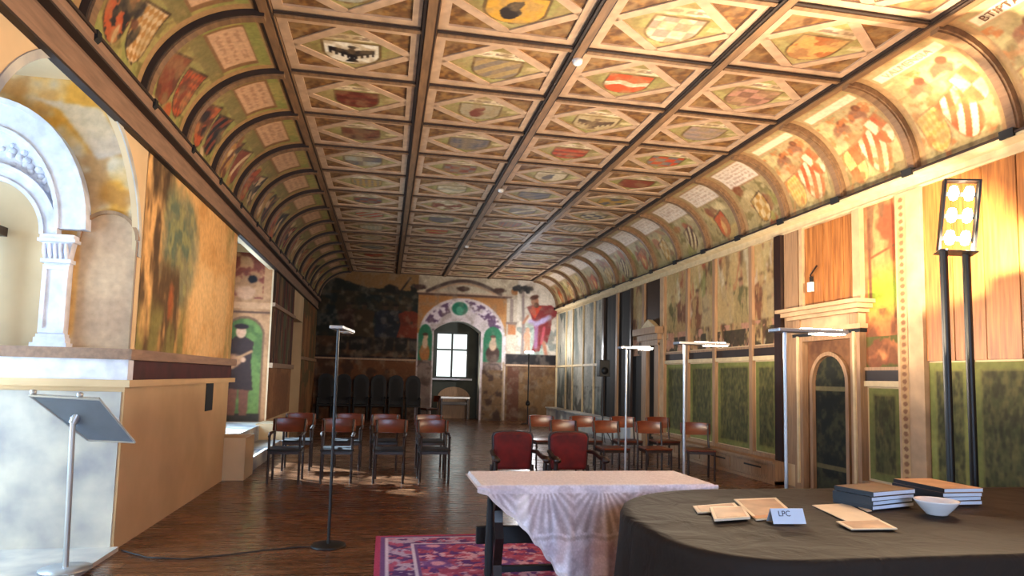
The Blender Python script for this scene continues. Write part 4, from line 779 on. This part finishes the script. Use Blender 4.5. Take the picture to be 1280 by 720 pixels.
# tall dark chairs along the end wall
def high_chair():
    t = empty('high_backed_chair')
    MB().box(-.25, .25, -.25, .22, .44, .50).build('seat', M['blackwood'], t, bevel=.015)
    bk = MB().prism([(-.24, .50), (.24, .50), (.25, 1.25), (.20, 1.40), (.10, 1.47), (0, 1.49), (-.10, 1.47), (-.20, 1.40), (-.25, 1.25)], .18, .23, 'y').build('backrest', M['blackwood'], t)
    MB().prism([(-.15, .62), (.15, .62), (.16, 1.2), (.08, 1.36), (-.08, 1.36), (-.16, 1.2)], .165, .18, 'y').build('back_panel', M['back_panel'], bk)
    for s in (-1, 1):
        MB().tube([(s*.22, -.22, 0), (s*.22, -.22, .2), (s*.22, -.22, .70)], [.022, .03, .022], 8).build('leg', M['blackwood'], t); MB().box(s*.22-.025, s*.22+.025, .18, .23, 0, .5).build('leg', M['blackwood'], t)
        MB().tube([(s*.225, -.26, .69), (s*.23, 0, .72), (s*.225, .19, .73)], .025, 8).build('armrest', M['blackwood'], t)
    return t
hc = high_chair()
for k in range(6):
    o = hc if k == 0 else copy_tree(hc); o.location = (-1.92+k*.57, 22.45, 0); tag(o, 'tall black high-backed chair against the end wall, '+NTH[k]+' from the dark doorway', 'chair', 'high-backed chairs under the forest fresco')

def armchair(x, y, label):
    t = tag(empty('upholstered_armchair', (x, y, 0)), label, 'armchair', 'red velvet armchairs at the lace table'); wd = M['darkwood']
    outline = [(-.20, .50), (.20, .50), (.215, .85), (.20, .89), (.12, .905), (0, .91), (-.12, .905), (-.20, .89), (-.215, .85)]
    bk = MB().prism(outline, .20, .29, 'y').build('backrest', M['velvet'], t, bevel=.03); MB().prism([(p[0]*1.09, .5+(p[1]-.5)*1.03) for p in outline], .235, .275, 'y').build('back_frame', wd, bk, bevel=.01)
    MB().box(-.27, .27, -.27, .24, .38, .48).build('seat', M['velvet'], t, bevel=.035); MB().box(-.28, .28, -.28, .26, .32, .385).build('seat_frame', wd, t, bevel=.01)
    for s in (-1, 1):
        MB().tube([(s*.25, -.25, 0), (s*.25, -.25, .16), (s*.25, -.25, .33)], [.022, .032, .026], 10).build('leg', wd, t); MB().tube([(s*.23, .27, 0), (s*.23, .25, .4), (s*.22, .26, .55)], .024, 10).build('leg', wd, t)
        ar = MB().tube([(s*.225, .25, .70), (s*.25, .10, .705), (s*.26, -.10, .67), (s*.265, -.24, .675), (s*.265, -.29, .655)], [.02, .024, .026, .03, .02], 10).build('armrest', wd, t)
        MB().tube([(s*.255, -.25, .38), (s*.26, -.20, .52), (s*.26, -.22, .66)], [.02, .026, .02], 8).build('arm_support', wd, ar)
        MB().lathe([(0, -.03), (.03, -.022), (.042, 0), (.03, .022), (0, .03)], 12).build('scroll', wd, ar, (s*.262, -.275, .66))
armchair(1.40, 6.95, 'red velvet armchair behind the lace table, beside the open floor'); armchair(2.03, 6.93, 'red velvet armchair behind the lace table, beside the lit floor lamp')

# ================================================================== RUG, LACE TABLE
cv = Canvas(2.5, 2.5, (.62, .28, .38), .013); cv.noise(12, (.74, .38, .46), .5, .58, 1, .9); cv.noise(14, (.34, .22, .46), .54, .6, 2, .9); cv.noise(16, (.82, .66, .70), .58, .63, 3, .9)
for q in range(14): cv.ell(.5+(q % 4)*.5, .45+(q//4)*.55, .13, .13, (.40, .28, .52), .8, .3, .78, .9, q); cv.ell(.5+(q % 4)*.5, .45+(q//4)*.55, .06, .06, (.84, .60, .64), .9, .3, 0, .6, q)
e = np.minimum(np.minimum(cv.U, cv.w-cv.U), np.minimum(cv.V, cv.h-cv.V)); cv.mix((e < .36)*1.0, (.44, .32, .50)); b_ = (e > .10) & (e < .32); cv.mix(b_*1.0, (.70, .62, .70)); cv.noise(15, (.32, .20, .40), .48, .54, 5, .9, region=b_); cv.noise(15, (.68, .32, .42), .56, .6, 6, .9, region=b_)
for v in (.10, .32): cv.mix((np.abs(e-v) < .012)*1.0, (.80, .74, .80))
cv.mix((e < .05)*1.0, (.66, .26, .38))
P = np.stack([-.03+cv.U, 3.85+cv.V, .012+.0015*fbm(cv.U*5, cv.V*5, 1)+0*cv.U], -1)
rug = tag(grid_object('persian_rug', P, cv.C, M['cloth_paint']), 'pink and violet patterned rug under the lace table', 'rug'); 
MB().box(-.03, 2.47, 3.85, 6.35, .001, .0115).build('rug_backing', M['band_red'], rug)
TX0, TX1, TY0, TY1, TZ = .66, 2.34, 4.46, 5.10, .788
t = tag(empty('trestle_table', ((TX0+TX1)/2, (TY0+TY1)/2, .0135)), 'dark carved trestle table standing on the patterned rug', 'table'); hx, hy = (TX1-TX0)/2, (TY1-TY0)/2
MB().box(-hx, hx, -hy, hy, .71, .745).build('table_top', M['darkwood'], t, bevel=.006)
sil = [(-.20, .045), (-.10, .07), (-.055, .16), (-.10, .28), (-.13, .36), (-.07, .46), (-.06, .54), (-.16, .64), (-.18, .71)]
for s in (-1, 1):
    tr = MB().prism(sil+[(-y, z) for y, z in sil[::-1]], s*(hx-.17)-.03, s*(hx-.17)+.03, 'x').build('trestle_leg', M['darkwood'], t)
    MB().box(s*(hx-.17)-.045, s*(hx-.17)+.045, -.28, .28, 0, .05).build('trestle_foot', M['darkwood'], tr, bevel=.008); MB().box(s*(hx-.17)-.05, s*(hx-.17)+.05, -.27, .27, .665, .71).build('trestle_head', M['darkwood'], tr, bevel=.006)
    MB().tube([(s*(hx-.08), -.22, .02), (s*(hx-.08), -.22, .3), (s*(hx-.08), -.22, .71)], [.02, .03, .018], 10).build('turned_post', M['blackwood'], tr)
MB().box(-hx+.02, hx-.02, -.025, .025, .30, .42).build('stretcher', M['blackwood'], t, bevel=.006); MB().box(-hx+.1, hx-.1, -.02, .02, .10, .14).build('stretcher', M['blackwood'], t)
# lace cloth: lies on the top, hangs to a deep point at the front, short at the back and ends
def drop(x):
    s = abs(x-1.50); return float(np.interp(s, [0, .2, .32, .40, .47, .60, .72, .80, .90], [.66, .64, .57, .46, .38, .23, .14, .06, .03]))
nx = 240; nt = 22; nf = 70; xs = np.linspace(TX0-.03, TX1+.03, nx); P = []; C = []
for j in range(nt):       # top, back to front
    v = j/(nt-1); y = TY1+.02-(TY1-TY0+.035)*v; z = TZ-.015+.004*fbm(xs*8, np.full(nx, v*5), 2); P.append(np.stack([xs, np.full(nx, y), np.where((xs < TX0-.005) | (xs > TX1+.005), z-.02, z)], -1)); C.append(np.ones((nx, 3))*np.array((.92, .90, .90)))
dr = np.array([drop(x) for x in xs])*(1+.025*np.sin(xs*70))
for j in range(1, nf+1):
    v = j/nf; amp = .05*np.clip(v*dr/.3, 0, 1.2); y = TY0-.016-.012*np.clip(v*6, 0, 1)-amp*(.6+.6*np.sin(xs*21+.8*np.sin(xs*5))+.3*np.sin(xs*47))-.02*v*dr
    P.append(np.stack([xs, y, TZ-.016-v*dr], -1)); cc = np.ones((nx, 3))*np.array((.84, .80, .83)); D = v*dr
    pat = fbm(xs*9, D*11, 3); k = np.clip((pat-.47)/.06, 0, 1)[:, None]; cc = cc*(1-k)+np.array((.93, .90, .93))*k
    fan = np.abs(np.sin(14*np.arctan2(D+.05, ((xs-1.5+.2) % .4)-.2)))*(np.abs(D-.18) < .13); lf = (np.clip(fan*1.6-.6, 0, 1)*.6+(np.abs(D-.34) < .012)*.4)[:, None]; cc = cc*(1-lf)+np.array((.62, .56, .57))*lf
    cc[D > dr-.03] = (.86, .82, .82); C.append(cc)
tag(grid_object('lace_tablecloth', np.array(P), np.array(C), M['lace']), 'white lace cloth hanging in a deep point over the trestle table', 'tablecloth')

# ================================================================== BLACK TABLE AND WHAT LIES ON IT
BZ = .76
def outline(n=140, grow=0.0):
    x0, x1, y0, y1 = 1.33-grow, 5.3+grow, 2.60-grow, 4.36+grow; pts = []
    for (cx, cy, r, a0) in ((x1-.2, y1-.2, .2, 0), (x0+.95, y1-.95, .95, PI/2), (x0+.42, y0+.42, .42, PI), (x1-.2, y0+.2, .2, 1.5*PI)):
        for k in range(13): a = a0+PI/2*k/12; pts.append((cx+r*math.cos(a), cy+r*math.sin(a)))
    pts.append(pts[0]); P = np.array(pts); d = np.r_[0, np.cumsum(np.hypot(*np.diff(P, axis=0).T))]; s = np.linspace(0, d[-1], n, endpoint=False)
    return np.stack([np.interp(s, d, P[:, 0]), np.interp(s, d, P[:, 1])], -1), d[-1]
O, per = outline(420); n = len(O); cen = np.array([3.0, 3.5])
nrm = np.roll(O, -1, 0)-np.roll(O, 1, 0); nrm = np.stack([nrm[:, 1], -nrm[:, 0]], -1); nrm /= np.linalg.norm(nrm, axis=1)[:, None]
t = tag(empty('draped_table', (0, 0, 0)), 'large table with rounded end under a floor-length black cloth', 'table')
MB().prism([tuple(p) for p in outline(80, -.03)[0]], BZ-.05, BZ-.024, 'z').build('table_top', M['darkwood'], t)
for x in (1.75, 3.2, 4.9):
    for y in (2.95, 3.7): MB().box(x-.03, x+.03, y-.03, y+.03, 0, BZ-.05).build('leg', M['darkwood'], t)
vs = []; rings = []
for f in np.linspace(.06, 1, 26):
    p = cen+(O-cen)*f*np.array([1, 1]); z = BZ-.006-(.010*fbm(p[:, 0]*3.2, p[:, 1]*4.5, 2)+.006*np.abs(np.sin(p[:, 0]*3+p[:, 1]*5+4*fbm(p[:, 0], p[:, 1], 5))))*(1-f**8); rings.append(np.c_[p, z])
ph = np.arange(n)/n*per
for v in np.linspace(.03, 1, 26):
    w_ = .012+.05*min(1, v*1.6)*(.5+.5*np.sin(ph*19+1.5*np.sin(ph*4)))+.015*np.sin(ph*43+v*3)*v; p = O+nrm*w_[:, None]; rings.append(np.c_[p, np.full(n, BZ-.012-(BZ-.03)*v)])
vs = np.concatenate(rings+[np.array([[*cen, BZ-.012]])]); m_ = len(rings)
fs = [(j*n+k, j*n+(k+1) % n, (j+1)*n+(k+1) % n, (j+1)*n+k) for j in range(m_-1) for k in range(n)]+[(m_*n, k, (k+1) % n) for k in range(n)]
cl = MB().add(vs.tolist(), fs, True).build('black_tablecloth', M['satin']); tag(cl, 'floor-length black satin cloth over the table with the rounded end', 'tablecloth')
TOP = BZ-.008
def lay(px, py): return on_floor(px, py, TOP)
def quad_sheet(name, pix, th, m, label, cat, group, trim=None, lift=0):
    c = [lay(*p) for p in pix]; o = sum(c, Vector())/4; me = MB()
    me.add([(q-o)+Vector((0, 0, lift)) for q in c]+[(q-o)+Vector((0, 0, lift+th)) for q in c], [(3, 2, 1, 0), (4, 5, 6, 7), (0, 1, 5, 4), (1, 2, 6, 5), (2, 3, 7, 6), (3, 0, 4, 7)])
    ob = tag(me.build(name, m, None, o), label, cat, group)
    if trim:
        me = MB(); cc = [(q-o)*.84+Vector((0, 0, lift+th)) for q in c]; me.add(cc+[q+Vector((0, 0, .001)) for q in cc], [(3, 2, 1, 0), (4, 5, 6, 7), (0, 1, 5, 4), (1, 2, 6, 5), (2, 3, 7, 6), (3, 0, 4, 7)]); me.build('cover_print', M[trim], ob)
    return ob
quad_sheet('booklet', ((866, 634), (872, 642), (928, 640), (918, 630)), .008, M['paper'], 'thin cream booklet lying behind the white rimmed one at the round end', 'booklet', 'printed matter on the black table', 'cover_tan')
quad_sheet('booklet', ((887, 638), (893, 654), (938, 651), (929, 637)), .012, M['paper'], 'thin white-edged booklet with tan cover, nearest the cloth\'s rounded corner', 'booklet', 'printed matter on the black table', 'cover_tan', .009)
b = quad_sheet('brochure', ((917, 625), (945, 651), (996, 646), (970, 623)), .006, M['paper'], 'large cream brochure with orange lower edge, under the name card', 'brochure', 'printed matter on the black table', 'cover_tan')
c0, c1, c2, c3 = [lay(*p) for p in ((941, 647), (945, 650), (968, 649), (962, 645))]
MB().add([q-b.location+Vector((0, 0, .0085)) for q in (c0, c1, c2, c3)]+[q-b.location+Vector((0, 0, .0095)) for q in (c0, c1, c2, c3)], [(4, 5, 6, 7), (0, 1, 5, 4), (1, 2, 6, 5), (2, 3, 7, 6), (3, 0, 4, 7), (3, 2, 1, 0)]).build('orange_strip', M['cover_orange'], b)
quad_sheet('paper_sheet', ((1072, 634), (1084, 640), (1090, 639), (1078, 633)), .004, M['paper'], 'small cream leaflet beside the near book stack', 'paper', 'printed matter on the black table')
quad_sheet('paper_sheet', ((1015, 632), (1058, 652), (1100, 650), (1058, 630)), .004, M['paper'], 'cream sheet of paper partly under the lowest sheet', 'paper', 'printed matter on the black table')
quad_sheet('paper_sheet', ((1045, 654), (1064, 664), (1122, 663), (1100, 652)), .006, M['paper'], 'cream folded leaflet with pale edge in front of the papers', 'paper', 'printed matter on the black table', 'cover_tan', .005)
# folded name card
a, b2 = lay(967, 655), lay(1008, 655); dx = (b2-a); mid = (a+b2)/2
t = tag(empty('name_card', mid+Vector((0, 0, .0)), math.atan2(dx.y, dx.x)), 'folded white name card with handwritten letters on the black table', 'card'); L_ = dx.length/2
MB().add([(-L_, 0, 0), (L_, 0, 0), (L_, .035, .075), (-L_, .035, .075), (-L_, .002, 0), (L_, .002, 0), (L_, .037, .075), (-L_, .037, .075)], [(0, 1, 2, 3), (7, 6, 5, 4), (0, 4, 5, 1), (1, 5, 6, 2), (2, 6, 7, 3), (3, 7, 4, 0)]).build('front_flap', M['paper_white'], t)
MB().add([(-L_, .075, 0), (L_, .075, 0), (L_, .037, .075), (-L_, .037, .075), (-L_, .077, 0), (L_, .077, 0), (L_, .039, .075), (-L_, .039, .075)], [(0, 1, 2, 3), (7, 6, 5, 4), (0, 4, 5, 1), (1, 5, 6, 2), (2, 6, 7, 3), (3, 7, 4, 0)]).build('rear_flap', M['paper_white'], t)
lettering('handwriting', 'LPC', .042, M['ink'], t, Matrix.Translation((-.02, .0128, .03)) @ Matrix.Rotation(math.atan2(.075, .035), 4, 'X'), 'BOTTOM', .0004)
# two stacks of books
def books(corner, ang, w_, d_, hs, labels, group, mats):
    z = TOP
    for k, h in enumerate(hs):
        j = .012*math.sin(k*2.7); t = tag(empty('art_book', (corner.x+j, corner.y+.5*j, z), ang+.03*math.sin(k*1.9)), labels[k], 'book', group)
        MB().box(.004, w_-.001, .001, d_-.001, .003, h-.003).build('page_block', M['paper_white'], t)
        MB().box(0, w_, 0, d_, h-.003, h).box(0, w_, 0, d_, 0, .003).build('cover', M[mats[k]], t); MB().box(-.003, 0, 0, d_, 0, h).build('spine', M['book_dark'], t)
        z += h+.0003
lb = ['lowest book of the dark-spined stack beside the papers', 'second book from the table in the dark-spined stack', 'third book from the table in the dark-spined stack', 'brown-covered top book of the dark-spined stack']
books(lay(1091, 638), .28, .40, .27, [.026, .026, .026, .028], lb, 'books stacked beside the papers', ['book_dark', 'book_dark', 'book_dark', 'book_cover'])
lb = ['lowest pale-edged book of the stack behind the white bowl', 'second pale-edged book from the table behind the white bowl', 'third pale-edged book from the table behind the white bowl', 'topmost tan book of the stack behind the white bowl']
books(lay(1180, 632), .04, .30, .42, [.026, .027, .026, .026], lb, 'books stacked behind the bowl', ['book_cover', 'book_dark', 'book_cover', 'cover_tan'])
o = tag(MB().lathe([(0, 0), (.055, 0), (.06, .008), (.085, .035), (.115, .075), (.121, .085), (.117, .086), (.108, .075), (.08, .038), (.05, .014), (0, .012)], 36).build('white_bowl', M['porcelain'], None, lay(1171, 643)), 'shallow white porcelain bowl in front of the books', 'bowl')

# ================================================================== READING STAND, CABLE, WINDOW BENCH
t = tag(empty('reading_stand', (-2.22, 5.42, .035)), 'grey metal reading stand with tilted panel by the lit window recess', 'stand')
MB().lathe([(0, 0), (.17, 0), (.17, .012), (.03, .02), (0, .02)], 28).build('base', M['steel'], t); MB().tube([(0, 0, .015), (-.02, -.02, 1.10)], .019, 12).build('pole', M['steel'], t)
A, B, Cc, D = Vector((-.27, -.13, 1.255)), Vector((.19, -.13, 1.235)), Vector((.36, .13, .90)), Vector((.03, .13, .915)); nn = (B-A).cross(D-A).normalized()*.012
f = [(0, 1, 2, 3), (7, 6, 5, 4), (0, 4, 5, 1), (1, 5, 6, 2), (2, 6, 7, 3), (3, 7, 4, 0)]
pn = MB().add([A, B, Cc, D]+[q+nn for q in (A, B, Cc, D)], f).build('panel', M['lens'], t)
MB().tube([A, B], .012, 8).tube([B, Cc], .008, 8).tube([D, Cc], .008, 8).tube([A, D], .008, 8).build('panel_edge', M['steel'], pn)
for q in (.06, .72): MB().lathe([(0, -.02), (.02, -.015), (.022, .015), (0, .025)], 10).build('clip', M['steel'], pn, A.lerp(B, q)+Vector((0, -.005, .02)))
MB().tube([(-.02, -.02, 1.05), (-.0, .0, 1.12)], .03, 10).build('joint', M['steel'], t)
pp = [on_floor(*p, .008) for p in ((152, 688), (185, 697), (230, 699), (280, 694), (330, 688), (370, 684), (400, 683))]
tag(MB().tube(pp, .006, 6).build('power_cable', M['cable']), 'thin dark cable trailing across the floor to the lamp foot', 'cable')
t = tag(empty('window_bench', (2.42, YE+.42, 0)), 'small bench with pale top set in the end window recess', 'bench')
MB().box(-.52, .52, -.16, .16, .72, .78).build('bench_top', M['steel'], t)
for x in (-.46, .46): MB().box(x-.03, x+.03, -.14, .14, 0, .72).build('leg', M['darkwood'], t)
MB().box(-.46, .46, -.02, .02, .5, .6).build('stretcher', M['darkwood'], t)
o = MB().prism([(.58*math.cos(PI*k/20), .72+.40*math.sin(PI*k/20)) for k in range(21)]+[(-.58, 0), (.58, 0)], 0, .03, 'y').build('recess_arch_panel', M['wood_post'], wall_end); o.location = (2.42, .81, 0)
